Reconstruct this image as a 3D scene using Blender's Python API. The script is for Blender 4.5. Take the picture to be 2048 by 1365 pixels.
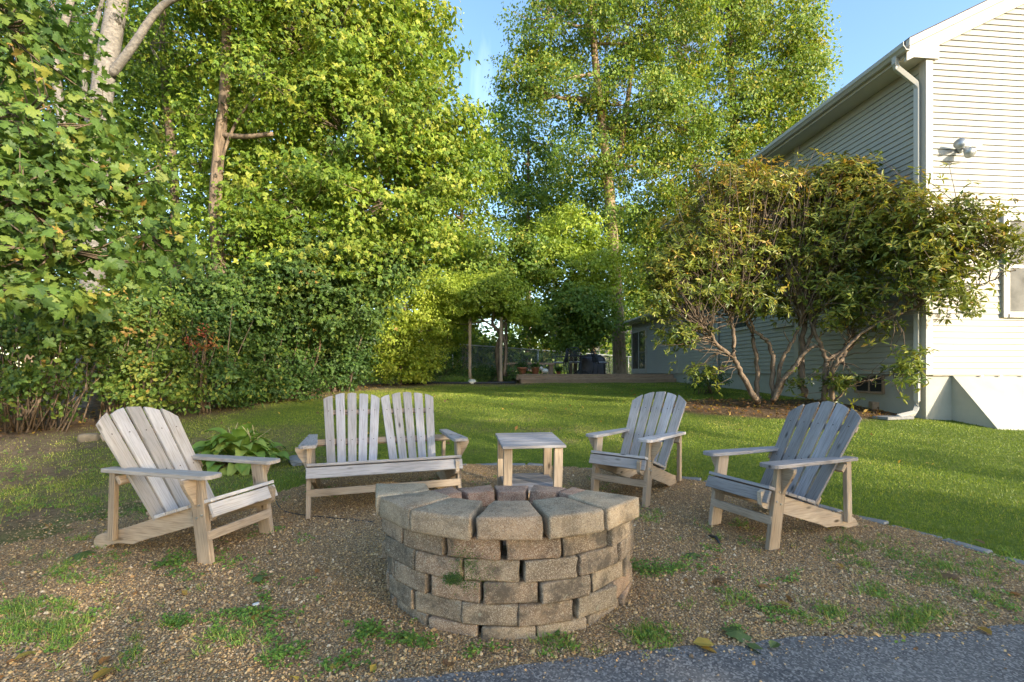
import bpy, bmesh, math, random
import numpy as np
from mathutils import Vector, Matrix, Euler
for o in list(bpy.data.objects): bpy.data.objects.remove(o)
SC = bpy.context.scene
COL = SC.collection
random.seed(7)
RNG = np.random.default_rng(11)
# ------------------------------------------------------------------ camera, sky, sun, exposure
F, HZ, CH = 950.0, 745.0, 1.2          # focal length in photo pixels, horizon row, eye height
cam = bpy.data.cameras.new('camera'); camo = bpy.data.objects.new('camera', cam); COL.objects.link(camo)
cam.sensor_width = 36; cam.lens = F/2048*36; cam.shift_y = (HZ-682.5)/2048
cam.clip_start = .05; cam.clip_end = 2000
camo.location = (0, 0, CH); camo.rotation_euler = (math.pi/2, 0, 0)
SC.camera = camo
SUN_EL = math.radians(15.0)
SUN_H = Vector((.754, -.657))           # horizontal direction towards the sun
SUN_AZ = math.atan2(SUN_H.x, SUN_H.y)
w = bpy.data.worlds.new('World'); SC.world = w; w.use_nodes = True
nt = w.node_tree; nt.nodes.clear()
sky = nt.nodes.new('ShaderNodeTexSky'); sky.sky_type = 'NISHITA'; sky.sun_disc = False
sky.sun_elevation = SUN_EL; sky.sun_rotation = SUN_AZ; sky.air_density = 1.0; sky.dust_density = 1.1; sky.ozone_density = 1.2
bg = nt.nodes.new('ShaderNodeBackground'); bg.inputs['Strength'].default_value = .15
wo = nt.nodes.new('ShaderNodeOutputWorld')
tc = nt.nodes.new('ShaderNodeTexCoord'); mp = nt.nodes.new('ShaderNodeMapping')
mp.inputs['Scale'].default_value = (5.0, 1.6, 1.2); mp.inputs['Rotation'].default_value = (.3, .5, .35)
nz = nt.nodes.new('ShaderNodeTexNoise'); nz.inputs['Scale'].default_value = 1.6; nz.inputs['Detail'].default_value = 7; nz.inputs['Distortion'].default_value = .6
rp = nt.nodes.new('ShaderNodeValToRGB'); rp.color_ramp.elements[0].position = .57; rp.color_ramp.elements[1].position = 1.0
rp.color_ramp.elements[0].color = (0, 0, 0, 1); rp.color_ramp.elements[1].color = (.55, .55, .55, 1)
mx = nt.nodes.new('ShaderNodeMixRGB'); mx.inputs[2].default_value = (5.2, 5.6, 6.2, 1)
L = nt.links.new
L(tc.outputs['Generated'], mp.inputs['Vector']); L(mp.outputs[0], nz.inputs['Vector']); L(nz.outputs[0], rp.inputs[0])
hs = nt.nodes.new('ShaderNodeHueSaturation'); hs.inputs['Saturation'].default_value = 1.12; hs.inputs['Value'].default_value = .95
L(sky.outputs[0], hs.inputs['Color']); L(rp.outputs[0], mx.inputs[0]); L(hs.outputs[0], mx.inputs[1]); L(mx.outputs[0], bg.inputs[0]); L(bg.outputs[0], wo.inputs[0])
sun = bpy.data.lights.new('sun', 'SUN'); sun.energy = 2.5; sun.angle = math.radians(.6); sun.color = (1.0, .90, .74)
suno = bpy.data.objects.new('sun', sun); COL.objects.link(suno)
sdir = Vector((SUN_H.x*math.cos(SUN_EL), SUN_H.y*math.cos(SUN_EL), math.sin(SUN_EL))).normalized()
suno.rotation_euler = sdir.to_track_quat('Z', 'Y').to_euler(); suno.location = (20, -18, 12)
vs = SC.view_settings; vs.view_transform = 'Standard'; vs.look = 'None'; vs.gamma = 1; vs.exposure = 1.92; vs.use_curve_mapping = False
SC.cycles.max_bounces = 8; SC.cycles.diffuse_bounces = 4; SC.cycles.transmission_bounces = 4; SC.cycles.transparent_max_bounces = 4
SC.cycles.use_denoising = True; SC.cycles.sample_clamp_indirect = 6

# ------------------------------------------------------------------ helpers
_ys = np.linspace(-40, 320, 3601)
_tz = np.interp(_ys, [-40, 2.4, 3.7, 5, 7, 9, 12, 17, 25, 60, 320], [0, 0, .06, .16, .36, .54, .67, .82, 1.0, 1.15, 1.6])
_k = np.ones(9)/9; _tz = np.concatenate([_tz[:4], np.convolve(_tz, _k, 'valid'), _tz[-4:]])
def terr(x, y):
    x = np.asarray(x, float); y = np.asarray(y, float)
    z = np.interp(y, _ys, _tz)
    z = z - .035*np.clip(x-6.2, 0, 5)*np.clip((y-3)/4, 0, 1)
    z = z + .012*np.sin(x*1.3+.7)*np.sin(y*1.1)*np.clip((y-3)/3, 0, 1) + .008*np.sin(x*2.7+y*2.1)
    return z
def tz(x, y): return float(terr(x, y))
def W(px, py, Y): return Vector(((px-1024)/F*Y, Y, CH-(py-HZ)/F*Y))
def G(px, py):                                    # where the sight line through a photo pixel meets the ground
    lo, hi = 1.0, 60.0
    for _ in range(50):
        m = (lo+hi)/2; p = W(px, py, m)
        if p.z > tz(p.x, p.y): lo = m
        else: hi = m
    p = W(px, py, lo); return Vector((p.x, p.y, tz(p.x, p.y)))
def tag(o, label=None, cat=None, group=None, kind=None):
    if label: o['label'] = label
    if cat: o['category'] = cat
    if group: o['group'] = group
    if kind: o['kind'] = kind
    return o
def link(name, me, mat=None, parent=None, M=None):
    o = bpy.data.objects.new(name, me); COL.objects.link(o)
    if mat is not None and len(me.materials) == 0: me.materials.append(mat)
    if parent: o.parent = parent
    if M is not None: o.matrix_basis = M
    return o
def empty(name, loc, rz=0, **kw):
    o = bpy.data.objects.new(name, None); COL.objects.link(o); o.location = loc; o.rotation_euler = (0, 0, rz)
    o.empty_display_size = .1
    return tag(o, **kw)
def pydata(name, V, Fc, smooth=False):
    me = bpy.data.meshes.new(name); me.from_pydata([tuple(v) for v in V], [], Fc); me.update()
    if smooth: me.polygons.foreach_set('use_smooth', [True]*len(me.polygons))
    return me
def np_mesh(name, V, Fa, tint=None, smooth=False):
    """V (n,3), Fa (m,k) index array"""
    me = bpy.data.meshes.new(name); m, k = Fa.shape
    me.vertices.add(len(V)); me.vertices.foreach_set('co', np.ascontiguousarray(V, np.float32).ravel())
    me.loops.add(m*k); me.loops.foreach_set('vertex_index', np.ascontiguousarray(Fa, np.int32).ravel())
    me.polygons.add(m); me.polygons.foreach_set('loop_start', np.arange(0, m*k, k, dtype=np.int32))
    try: me.polygons.foreach_set('loop_total', np.full(m, k, np.int32))
    except Exception: pass
    if tint is not None:
        a = me.attributes.new('tint', 'FLOAT', 'FACE'); a.data.foreach_set('value', np.ascontiguousarray(tint, np.float32))
    me.polygons.foreach_set('use_smooth', np.full(m, smooth))
    me.update(calc_edges=True); return me
def bev(me, width, seg=1):
    bm = bmesh.new(); bm.from_mesh(me)
    bmesh.ops.bevel(bm, geom=list(bm.edges), offset=width, segments=seg, affect='EDGES', profile=.6)
    bm.to_mesh(me); bm.free(); return me
def box_me(name, sx, sy, sz, bevel=0, seg=1, org=(0, 0, 0)):
    V = [((x-.5)*sx+org[0], (y-.5)*sy+org[1], (z-.5)*sz+org[2]) for x in (0, 1) for y in (0, 1) for z in (0, 1)]
    Fc = [(0, 1, 3, 2), (4, 6, 7, 5), (0, 4, 5, 1), (2, 3, 7, 6), (0, 2, 6, 4), (1, 5, 7, 3)]
    me = pydata(name, V, Fc)
    return bev(me, bevel, seg) if bevel else me
def prism_me(name, outline, depth, bevel=0):     # outline in xy, extruded along z, centred
    n = len(outline)
    V = [(x, y, -depth/2) for x, y in outline]+[(x, y, depth/2) for x, y in outline]
    Fc = [tuple(range(n-1, -1, -1)), tuple(range(n, 2*n))]+[(i, (i+1) % n, n+(i+1) % n, n+i) for i in range(n)]
    me = pydata(name, V, Fc)
    return bev(me, bevel) if bevel else me
def frame(p0, xdir, ydir):                       # matrix with local x along xdir, y near ydir
    x = Vector(xdir).normalized(); z = x.cross(Vector(ydir)).normalized(); y = z.cross(x)
    M = Matrix((x, y, z)).transposed().to_4x4(); M.translation = Vector(p0); return M
def board(name, parent, mat, p0, p1, wdir, width, thick, bevel=.003):   # plank from p0 to p1
    p0, p1 = Vector(p0), Vector(p1); Ln = (p1-p0).length
    me = box_me(name, Ln, width, thick, bevel)
    return link(name, me, mat, parent, frame((p0+p1)/2, p1-p0, wdir))
def tube_np(pts, rad, sides=6):
    pts = [Vector(p) for p in pts]; V = []; Fc = []
    up = Vector((.13, .31, .94))
    for i, p in enumerate(pts):
        d = (pts[min(i+1, len(pts)-1)]-pts[max(i-1, 0)])
        d = d.normalized() if d.length > 1e-6 else Vector((0, 0, 1))
        a = d.cross(up)
        if a.length < 1e-3: a = d.cross(Vector((1, 0, 0)))
        a.normalize(); b = d.cross(a)
        r = rad[i] if hasattr(rad, '__len__') else rad
        for k in range(sides):
            t = 2*math.pi*k/sides; V.append(p+a*(r*math.cos(t))+b*(r*math.sin(t)))
    for i in range(len(pts)-1):
        for k in range(sides):
            k2 = (k+1) % sides
            Fc.append((i*sides+k, i*sides+k2, (i+1)*sides+k2, (i+1)*sides+k))
    Fc.append(tuple(range(sides-1, -1, -1))); Fc.append(tuple(range((len(pts)-1)*sides, len(pts)*sides)))
    return V, Fc
class MB:
    def __init__(s): s.V = []; s.F = []
    def add(s, V, Fc):
        n = len(s.V); s.V += [tuple(v) for v in V]; s.F += [tuple(i+n for i in f) for f in Fc]; return s
    def tube(s, pts, rad, sides=6): return s.add(*tube_np(pts, rad, sides))
    def box(s, lo, hi):
        V = [(x, y, z) for x in (lo[0], hi[0]) for y in (lo[1], hi[1]) for z in (lo[2], hi[2])]
        return s.add(V, [(0, 1, 3, 2), (4, 6, 7, 5), (0, 4, 5, 1), (2, 3, 7, 6), (0, 2, 6, 4), (1, 5, 7, 3)])
    def lathe(s, prof, n=20, c=(0, 0, 0)):
        V = [(c[0]+r*math.cos(2*math.pi*k/n), c[1]+r*math.sin(2*math.pi*k/n), c[2]+z) for r, z in prof for k in range(n)]
        Fc = [(i*n+k, i*n+(k+1) % n, (i+1)*n+(k+1) % n, (i+1)*n+k) for i in range(len(prof)-1) for k in range(n)]
        return s.add(V, Fc)
    def build(s, name, mat, parent=None, smooth=False, bevel=0):
        me = pydata(name, s.V, s.F, smooth)
        if bevel: bev(me, bevel)
        return link(name, me, mat, parent)
def smooth_pts(P, n=4):                          # Catmull-Rom
    P = [Vector(p) for p in P]; out = []
    for i in range(len(P)-1):
        a, b, c, d = P[max(i-1, 0)], P[i], P[i+1], P[min(i+2, len(P)-1)]
        for k in range(n):
            t = k/n
            out.append(.5*((2*b)+(c-a)*t+(2*a-5*b+4*c-d)*t*t+(3*b-a-3*c+d)*t**3))
    out.append(P[-1]); return out
# ------------------------------------------------------------------ materials
def newmat(name):
    m = bpy.data.materials.new(name); m.use_nodes = True; t = m.node_tree
    b = t.nodes['Principled BSDF']; return m, t, b
class NB:
    def __init__(s, t): s.t = t
    def n(s, typ, **kw):
        nd = s.t.nodes.new(typ)
        for k, v in kw.items():
            if k in nd.inputs.keys(): nd.inputs[k].default_value = v
            else: setattr(nd, k, v)
        return nd
    def l(s, a, b): s.t.links.new(a, b)
    def coord(s, kind='Object', scale=(1, 1, 1), rnd=0):
        c = s.n('ShaderNodeTexCoord'); m = s.n('ShaderNodeMapping'); m.inputs['Scale'].default_value = scale
        s.l(c.outputs[kind], m.inputs['Vector'])
        if rnd:
            oi = s.n('ShaderNodeObjectInfo'); mu = s.n('ShaderNodeMath', operation='MULTIPLY'); mu.inputs[1].default_value = rnd
            s.l(oi.outputs['Random'], mu.inputs[0]); s.l(mu.outputs[0], m.inputs['Location'])
        return m.outputs[0]
    def noise(s, vec, scale, detail=4, rough=.55, dist=0):
        x = s.n('ShaderNodeTexNoise', Scale=scale, Detail=detail, Roughness=rough, Distortion=dist); s.l(vec, x.inputs['Vector']); return x.outputs[0]
    def vor(s, vec, scale, out='Distance', feature='F1', rnd=1.0):
        x = s.n('ShaderNodeTexVoronoi', Scale=scale, feature=feature, Randomness=rnd); s.l(vec, x.inputs['Vector']); return x.outputs[out]
    def ramp(s, fac, stops, interp='LINEAR'):
        r = s.n('ShaderNodeValToRGB'); cr = r.color_ramp; cr.interpolation = interp
        while len(cr.elements) < len(stops): cr.elements.new(.5)
        for e, (p, c) in zip(cr.elements, stops):
            e.position = p; e.color = (*c, 1) if len(c) == 3 else c
        s.l(fac, r.inputs[0]); return r.outputs[0]
    def mix(s, fac, a, b, mode='MIX'):
        m = s.n('ShaderNodeMixRGB', blend_type=mode)
        for i, v in ((0, fac), (1, a), (2, b)):
            if hasattr(v, 'is_linked') or hasattr(v, 'links'): s.l(v, m.inputs[i])
            elif i == 0: m.inputs[0].default_value = v
            else: m.inputs[i].default_value = (*v, 1)
        return m.outputs[0]
    def bump(s, h, strength, dist=.01):
        b = s.n('ShaderNodeBump', Strength=strength, Distance=dist); s.l(h, b.inputs['Height']); return b.outputs[0]
def g3(v): return (v, v, v)
def leaf_mat(name, stops, trans=.38, rough=.45, spec=.35, tcol=1.25):
    m, t, b = newmat(name); q = NB(t)
    a = q.n('ShaderNodeAttribute', attribute_name='tint')
    c = q.ramp(a.outputs['Fac'], stops)
    v = q.noise(q.coord('Object', (1, 1, 1)), 1.1, 2)
    vv = q.ramp(v, [(.3, g3(.78)), (.7, g3(1.15))])
    c = q.mix(1.0, c, vv, 'MULTIPLY')
    q.l(c, b.inputs['Base Color']); b.inputs['Roughness'].default_value = rough; b.inputs['Specular IOR Level'].default_value = spec
    tr = q.n('ShaderNodeBsdfTranslucent'); tcx = q.mix(1.0, c, (tcol*1.05, tcol, tcol*.55), 'MULTIPLY'); q.l(tcx, tr.inputs['Color'])
    ms = q.n('ShaderNodeMixShader'); ms.inputs[0].default_value = trans
    q.l(b.outputs[0], ms.inputs[1]); q.l(tr.outputs[0], ms.inputs[2]); q.l(ms.outputs[0], t.nodes['Material Output'].inputs['Surface'])
    return m
def wood_mat(name, ca, cb, dark, sc=1.0, knots=True, rough=.8):
    m, t, b = newmat(name); q = NB(t)
    v = q.coord('Object', (2.2*sc, 26*sc, 26*sc), rnd=40)
    g = q.noise(v, 1.3, 6, .62, .6)
    v2 = q.coord('Object', (6*sc, 170*sc, 170*sc), rnd=40)
    f = q.noise(v2, 1.0, 3, .6)
    blot = q.noise(q.coord('Object', (2, 5, 5), rnd=31), 1.5, 3)
    c = q.ramp(g, [(.28, ca), (.52, cb), (.8, ca)])
    c = q.mix(q.ramp(f, [(.48, g3(0)), (.7, g3(.75))]), c, dark)
    oi = q.n('ShaderNodeObjectInfo')
    br = q.ramp(oi.outputs['Random'], [(0, (.78, .77, .75)), (.5, (1.0, .98, .95)), (1, (1.18, 1.2, 1.25))])
    c = q.mix(1, c, br, 'MULTIPLY')
    c = q.mix(q.ramp(blot, [(.45, g3(0)), (.75, g3(.45))]), c, dark)
    h = f
    if knots:
        k = q.vor(q.coord('Object', (3.2, 9, 9), rnd=23), 1.0)
        kf = q.ramp(k, [(.05, g3(1)), (.13, g3(0))]); c = q.mix(kf, c, tuple(x*.45 for x in dark))
    q.l(c, b.inputs['Base Color']); b.inputs['Roughness'].default_value = rough; b.inputs['Specular IOR Level'].default_value = .2
    q.l(q.bump(h, .5, .003), b.inputs['Normal']); return m
def plain(name, col, rough=.6, metal=0, spec=.4, var=.15, scale=6, bump=0, kind='Object'):
    m, t, b = newmat(name); q = NB(t)
    v = q.coord(kind); n = q.noise(v, scale, 5, .6)
    c = q.mix(1, col, q.ramp(n, [(.3, g3(1-var)), (.7, g3(1+var*.6))]), 'MULTIPLY')
    q.l(c, b.inputs['Base Color']); b.inputs['Roughness'].default_value = rough; b.inputs['Metallic'].default_value = metal
    b.inputs['Specular IOR Level'].default_value = spec
    if bump: q.l(q.bump(q.noise(v, scale*8, 4), bump, .006), b.inputs['Normal'])
    return m
def bark_mat(name, ca, cb, scale=9, stretch=.22, patch=None):
    m, t, b = newmat(name); q = NB(t)
    v = q.coord('Object', (1, 1, stretch)); n = q.noise(v, scale, 6, .65, .5); n2 = q.noise(q.coord('Object', (1, 1, .5)), 2.2, 3)
    c = q.ramp(n, [(.35, ca), (.62, cb)])
    if patch: c = q.mix(q.ramp(n2, [(.5, g3(0)), (.62, g3(.75))]), c, patch)
    q.l(c, b.inputs['Base Color']); b.inputs['Roughness'].default_value = .9; b.inputs['Specular IOR Level'].default_value = .15
    q.l(q.bump(n, .8, .02), b.inputs['Normal']); return m
M = {}
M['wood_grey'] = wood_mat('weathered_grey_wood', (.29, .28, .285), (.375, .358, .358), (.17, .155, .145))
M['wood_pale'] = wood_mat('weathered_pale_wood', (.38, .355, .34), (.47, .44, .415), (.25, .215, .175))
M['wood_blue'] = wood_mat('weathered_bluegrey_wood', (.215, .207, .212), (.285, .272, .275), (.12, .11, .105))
M['wood_tan'] = wood_mat('weathered_tan_wood', (.30, .235, .17), (.41, .33, .245), (.17, .125, .085))
M['deck_wood'] = wood_mat('deck_wood', (.26, .175, .115), (.36, .255, .175), (.14, .095, .065), knots=False)
M['steel'] = plain('bolt_steel', (.55, .55, .54), .35, .9)
M['iron'] = plain('black_iron', (.055, .06, .066), .5, .3)
M['siding'] = plain('vinyl_siding', (.35, .34, .295), .55, var=.10, scale=.9, spec=.3, bump=.02)
M['trim'] = plain('cream_trim', (.40, .37, .315), .5, var=.05, scale=2)
M['gutter'] = plain('gutter_white', (.38, .37, .335), .4, var=.08, scale=3)
M['found'] = plain('painted_concrete', (.38, .37, .32), .8, var=.12, scale=2.5, bump=.2)
M['shingle'] = plain('roof_shingle', (.07, .055, .055), .9, var=.4, scale=14, bump=.5)
M['soffit'] = plain('soffit', (.55, .53, .45), .6, var=.05)
M['dark'] = plain('dark_interior', (.02, .02, .022), .6)
M['terracotta'] = plain('terracotta', (.42, .17, .09), .8, var=.15, scale=9)
M['galv'] = plain('galvanised', (.42, .44, .45), .45, .6, var=.15)
M['black_plastic'] = plain('black_plastic', (.025, .027, .03), .45)
M['cover'] = plain('grill_cover', (.075, .075, .085), .6, var=.2, scale=5)
M['white_thing'] = plain('white_glaze', (.7, .68, .62), .5)
M['rock'] = plain('rock', (.20, .165, .12), .9, var=.35, scale=7, bump=.5)
M['paver'] = plain('grey_paver', (.20, .20, .195), .9, var=.3, scale=9, bump=.4)
M['bark'] = bark_mat('bark_brown', (.085, .062, .045), (.25, .185, .125))
M['bark_pale'] = bark_mat('bark_pale', (.12, .11, .10), (.245, .225, .20), 14, 1.6, patch=(.13, .12, .10))
M['tan_bark'] = bark_mat('bark_tan', (.16, .11, .07), (.36, .27, .18))  # lighter tan bark for the tall ivy-clad trunk
M['stem'] = bark_mat('stem_bark', (.085, .062, .045), (.20, .15, .105), 14, .4)
M['straw'] = plain('dry_stalk', (.45, .36, .2), .8)
M['cushion'] = plain('chair_cushion', (.42, .43, .46), .9, var=.5, scale=14)
m, t, b = newmat('window_glass'); q = NB(t)
n = q.noise(q.coord('Object'), 2.2, 3); q.l(q.ramp(n, [(.35, (.03, .035, .035)), (.7, (.13, .13, .115))]), b.inputs['Base Color'])
b.inputs['Roughness'].default_value = .06; b.inputs['Specular IOR Level'].default_value = .9; M['glass'] = m
M['screen'] = plain('window_screen', (.17, .165, .15), .8, var=.4, scale=3, spec=.1)
# stone block of the pit
def block_mat(name, r3, stn, mul):
    m, t, b = newmat(name); q = NB(t)
    v = q.coord('Object', rnd=30); big = q.noise(v, 9, 5, .62); sp = q.vor(v, 330, 'Color'); fine = q.noise(v, 150, 4, .7)
    c = q.ramp(big, [(.28, r3[0]), (.5, r3[1]), (.72, r3[2])])
    oi = q.n('ShaderNodeObjectInfo')
    c = q.mix(.8, c, q.ramp(oi.outputs['Random'], [(0, (1.1, 1.05, .95)), (.25, (1.0, .86, .74)), (.5, (.74, .72, .68)), (.75, (1.15, .88, .74)), (1, (.9, .9, .84))]), 'MULTIPLY')
    bw = q.n('ShaderNodeRGBToBW'); q.l(sp, bw.inputs[0])
    c = q.mix(q.ramp(bw.outputs[0], [(.60, g3(0)), (.78, g3(.55))]), c, (.58, .51, .40))
    c = q.mix(q.ramp(bw.outputs[0], [(.1, g3(.7)), (.3, g3(0))]), c, (.10, .08, .065))
    stain = q.noise(q.coord('Object', (1, 1, 1), rnd=11), 6, 6, .75)
    c = q.mix(q.ramp(stain, [(.50, g3(0)), (.64, g3(stn))]), c, (.095, .082, .065))
    lich = q.noise(q.coord('Object', (1, 1, 1), rnd=17), 26, 5, .7)
    c = q.mix(q.ramp(lich, [(.62, g3(0)), (.72, g3(.5))]), c, (.40, .42, .33))
    q.l(c, b.inputs['Base Color']); b.inputs['Roughness'].default_value = .95; b.inputs['Specular IOR Level'].default_value = .15
    hh = q.mix(.5, fine, bw.outputs[0]); q.l(q.bump(hh, .7, .006), b.inputs['Normal'])
    return m
M['block'] = block_mat('pit_block', ((.115, .09, .068), (.23, .185, .138), (.345, .29, .22)), .92, 1)
M['cap'] = block_mat('pit_cap', ((.22, .178, .125), (.335, .275, .20), (.43, .36, .265)), .5, 1)
M['block_red'] = block_mat('pit_block_red', ((.20, .125, .095), (.31, .20, .155), (.40, .29, .23)), .4, 1)
# gravel pebbles
m, t, b = newmat('pebble'); q = NB(t); a = q.n('ShaderNodeAttribute', attribute_name='tint')
PEB = [(0, (.14, .088, .050)), (.15, (.28, .18, .095)), (.3, (.45, .25, .09)), (.45, (.36, .26, .165)), (.6, (.55, .32, .115)), (.75, (.50, .36, .21)), (.9, (.63, .40, .155)), (1, (.72, .56, .37))]
q.l(q.ramp(a.outputs['Fac'], PEB), b.inputs['Base Color']); b.inputs['Roughness'].default_value = .75; b.inputs['Specular IOR Level'].default_value = .3; M['pebble'] = m
m, t, b = newmat('gravel_bed'); q = NB(t); v = q.coord('Object')
vc = q.n('ShaderNodeTexVoronoi', Scale=120); q.l(v, vc.inputs['Vector'])
bw = q.n('ShaderNodeRGBToBW'); q.l(vc.outputs['Color'], bw.inputs[0])
c = q.ramp(bw.outputs[0], PEB); c = q.mix(q.ramp(vc.outputs['Distance'], [(.3, g3(0)), (.75, g3(.8))]), c, (.07, .055, .04))
dn = q.noise(v, 1.3, 5, .6); c = q.mix(q.ramp(dn, [(.5, g3(0)), (.68, g3(.6))]), c, (.27, .165, .08))
q.l(c, b.inputs['Base Color']); b.inputs['Roughness'].default_value = .9; b.inputs['Specular IOR Level'].default_value = .2
inv = q.n('ShaderNodeMath', operation='SUBTRACT'); inv.inputs[0].default_value = 1; q.l(vc.outputs['Distance'], inv.inputs[1])
q.l(q.bump(inv.outputs[0], .8, .012), b.inputs['Normal']); M['gravel'] = m
# asphalt
m, t, b = newmat('asphalt'); q = NB(t); v = q.coord('Object'); n = q.noise(v, 3, 6, .6); sp = q.vor(v, 130, 'Color'); bw = q.n('ShaderNodeRGBToBW'); q.l(sp, bw.inputs[0])
c = q.ramp(n, [(.3, (.075, .072, .072)), (.7, (.13, .125, .12))])
c = q.mix(q.ramp(bw.outputs[0], [(.55, g3(0)), (.8, g3(.75))]), c, (.30, .28, .26))
c = q.mix(q.ramp(bw.outputs[0], [(.15, g3(.7)), (.35, g3(0))]), c, (.04, .04, .044))
n2 = q.noise(v, 1.1, 5, .7); c = q.mix(q.ramp(n2, [(.55, g3(0)), (.72, g3(.55))]), c, (.24, .215, .18))
q.l(c, b.inputs['Base Color']); b.inputs['Roughness'].default_value = .9; q.l(q.bump(bw.outputs[0], .8, .006), b.inputs['Normal']); M['asphalt'] = m
# ground: lawn soil / bare dirt / litter by painted cover map (what lies there, not light)
m, t, b = newmat('ground'); q = NB(t); v = q.coord('Object')
a = q.n('ShaderNodeAttribute', attribute_name='cover'); sep = q.n('ShaderNodeSeparateColor'); q.l(a.outputs['Color'], sep.inputs[0])
n1 = q.noise(v, 14, 6, .7); n2 = q.noise(v, 2.4, 4); n3 = q.noise(v, 60, 4, .7)
grass = q.ramp(n1, [(.3, (.075, .11, .018)), (.55, (.125, .17, .028)), (.75, (.20, .20, .06))])
dirt = q.ramp(n1, [(.3, (.11, .075, .045)), (.55, (.20, .14, .085)), (.78, (.30, .22, .14))])
litter = q.ramp(n3, [(.3, (.055, .036, .022)), (.5, (.13, .085, .05)), (.68, (.27, .17, .09))])
c = q.mix(sep.outputs[1], grass, dirt); c = q.mix(sep.outputs[2], c, litter)
q.l(c, b.inputs['Base Color']); b.inputs['Roughness'].default_value = .95; b.inputs['Specular IOR Level'].default_value = .1
q.l(q.bump(n3, .7, .03), b.inputs['Normal']); M['ground'] = m
GRN = dict(
    maple=[(0, (.048, .09, .016)), (.4, (.105, .175, .02)), (.72, (.185, .25, .028)), (1, (.30, .315, .05))],
    near=[(0, (.045, .085, .022)), (.5, (.10, .165, .03)), (.86, (.19, .22, .04)), (.995, (.25, .24, .045)), (1, (.32, .20, .05))],
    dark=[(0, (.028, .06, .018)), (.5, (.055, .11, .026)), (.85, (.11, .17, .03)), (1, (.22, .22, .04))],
    tall=[(0, (.055, .10, .02)), (.5, (.115, .185, .028)), (.85, (.20, .25, .035)), (1, (.32, .28, .045))],
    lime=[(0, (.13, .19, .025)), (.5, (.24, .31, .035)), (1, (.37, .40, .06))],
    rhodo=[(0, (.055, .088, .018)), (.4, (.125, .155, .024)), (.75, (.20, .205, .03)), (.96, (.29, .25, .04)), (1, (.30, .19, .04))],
    grass=[(0, (.085, .125, .014)), (.5, (.16, .215, .02)), (.85, (.26, .275, .035)), (1, (.40, .33, .13))],
    weed=[(0, (.055, .115, .022)), (.6, (.12, .21, .03)), (.9, (.23, .27, .05)), (1, (.38, .30, .12))],
    hosta=[(0, (.09, .17, .04)), (.6, (.17, .27, .05)), (1, (.30, .36, .08))],
    red=[(0, (.30, .06, .05)), (.6, (.42, .14, .07)), (1, (.40, .30, .06))],
    fall=[(0, (.33, .20, .035)), (.4, (.40, .30, .06)), (.65, (.30, .13, .05)), (.85, (.17, .10, .05)), (1, (.09, .14, .04))])
for k, s in GRN.items():
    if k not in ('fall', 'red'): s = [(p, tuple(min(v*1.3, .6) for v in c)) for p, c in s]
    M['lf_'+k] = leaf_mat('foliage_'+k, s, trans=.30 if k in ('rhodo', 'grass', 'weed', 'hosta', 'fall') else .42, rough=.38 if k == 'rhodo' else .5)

# ------------------------------------------------------------------ ground, gravel, driveway
def in_poly(x, y, P):
    x = np.asarray(x); y = np.asarray(y); ins = np.zeros(x.shape, bool); n = len(P)
    for i in range(n):
        (x0, y0), (x1, y1) = P[i], P[(i+1) % n]
        c = ((y0 > y) != (y1 > y)) & (x < (x1-x0)*(y-y0)/((y1-y0)+1e-12)+x0); ins ^= c
    return ins
def dist_line(x, y, P):
    d = np.full(np.shape(x), 1e9)
    for (x0, y0), (x1, y1) in zip(P[:-1], P[1:]):
        dx, dy = x1-x0, y1-y0; t = np.clip(((x-x0)*dx+(y-y0)*dy)/(dx*dx+dy*dy), 0, 1)
        d = np.minimum(d, np.hypot(x-x0-t*dx, y-y0-t*dy))
    return d
def vnoise(x, y, s, seed=0):                      # cheap value noise
    x = np.asarray(x)*s; y = np.asarray(y)*s; xi = np.floor(x).astype(int); yi = np.floor(y).astype(int); fx = x-xi; fy = y-yi
    fx = fx*fx*(3-2*fx); fy = fy*fy*(3-2*fy)
    def h(a, b): return np.modf(np.abs(np.sin(a*127.1+b*311.7+seed*74.7)*43758.5453))[0]
    return (h(xi, yi)*(1-fx)+h(xi+1, yi)*fx)*(1-fy)+(h(xi, yi+1)*(1-fx)+h(xi+1, yi+1)*fx)*fy
def fb(x, y, s, seed=0): return .55*vnoise(x, y, s, seed)+.3*vnoise(x, y, s*2.3, seed+3)+.15*vnoise(x, y, s*5.1, seed+5)
EDGE = [G(*p) for p in [(560, 985), (640, 962), (740, 945), (860, 934), (940, 930), (1040, 930), (1130, 934), (1250, 943), (1370, 957), (1480, 976), (1600, 1003), (1700, 1030), (1840, 1067), (1960, 1102), (2048, 1128)]]
EDGE = [(p.x, p.y) for p in EDGE]; EDGE.append((EDGE[-1][0]+.35, EDGE[-1][1]-.7))
LEFT = [(-4.6, 1.0), (-4.4, 3.1), (-3.9, 3.75), (-3.2, 4.1), (-2.6, 4.15)]
GRAVEL = EDGE+[(3.9, .2), (-4.6, .2)]+LEFT
DRV = [(-60, 1.40), (-3.0, 1.52), (-1.2, 1.69), (-.6, 1.79), (-.1, 1.92), (.5, 2.04), (1.05, 2.09), (1.74, 2.14), (2.43, 2.25), (3, 2.3), (4, 2.36), (60, 2.4)]
def drv_y(x): return np.interp(x, [p[0] for p in DRV], [p[1] for p in DRV])+.07*(fb(x, np.zeros_like(np.asarray(x, float)), 3, 2)-.5)+.05*(fb(x, np.zeros_like(np.asarray(x, float)), 14, 7)-.5)
DIRT_L = [(-7.9, 3.0), (-7.4, 5.2), (-6.5, 7.0), (-5.9, 8.6), (-5.4, 10.2), (-4.6, 12.2), (-4.0, 13.6), (-3.6, 15.6), (-2.2, 16.3), (-.2, 16.4)]
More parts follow.
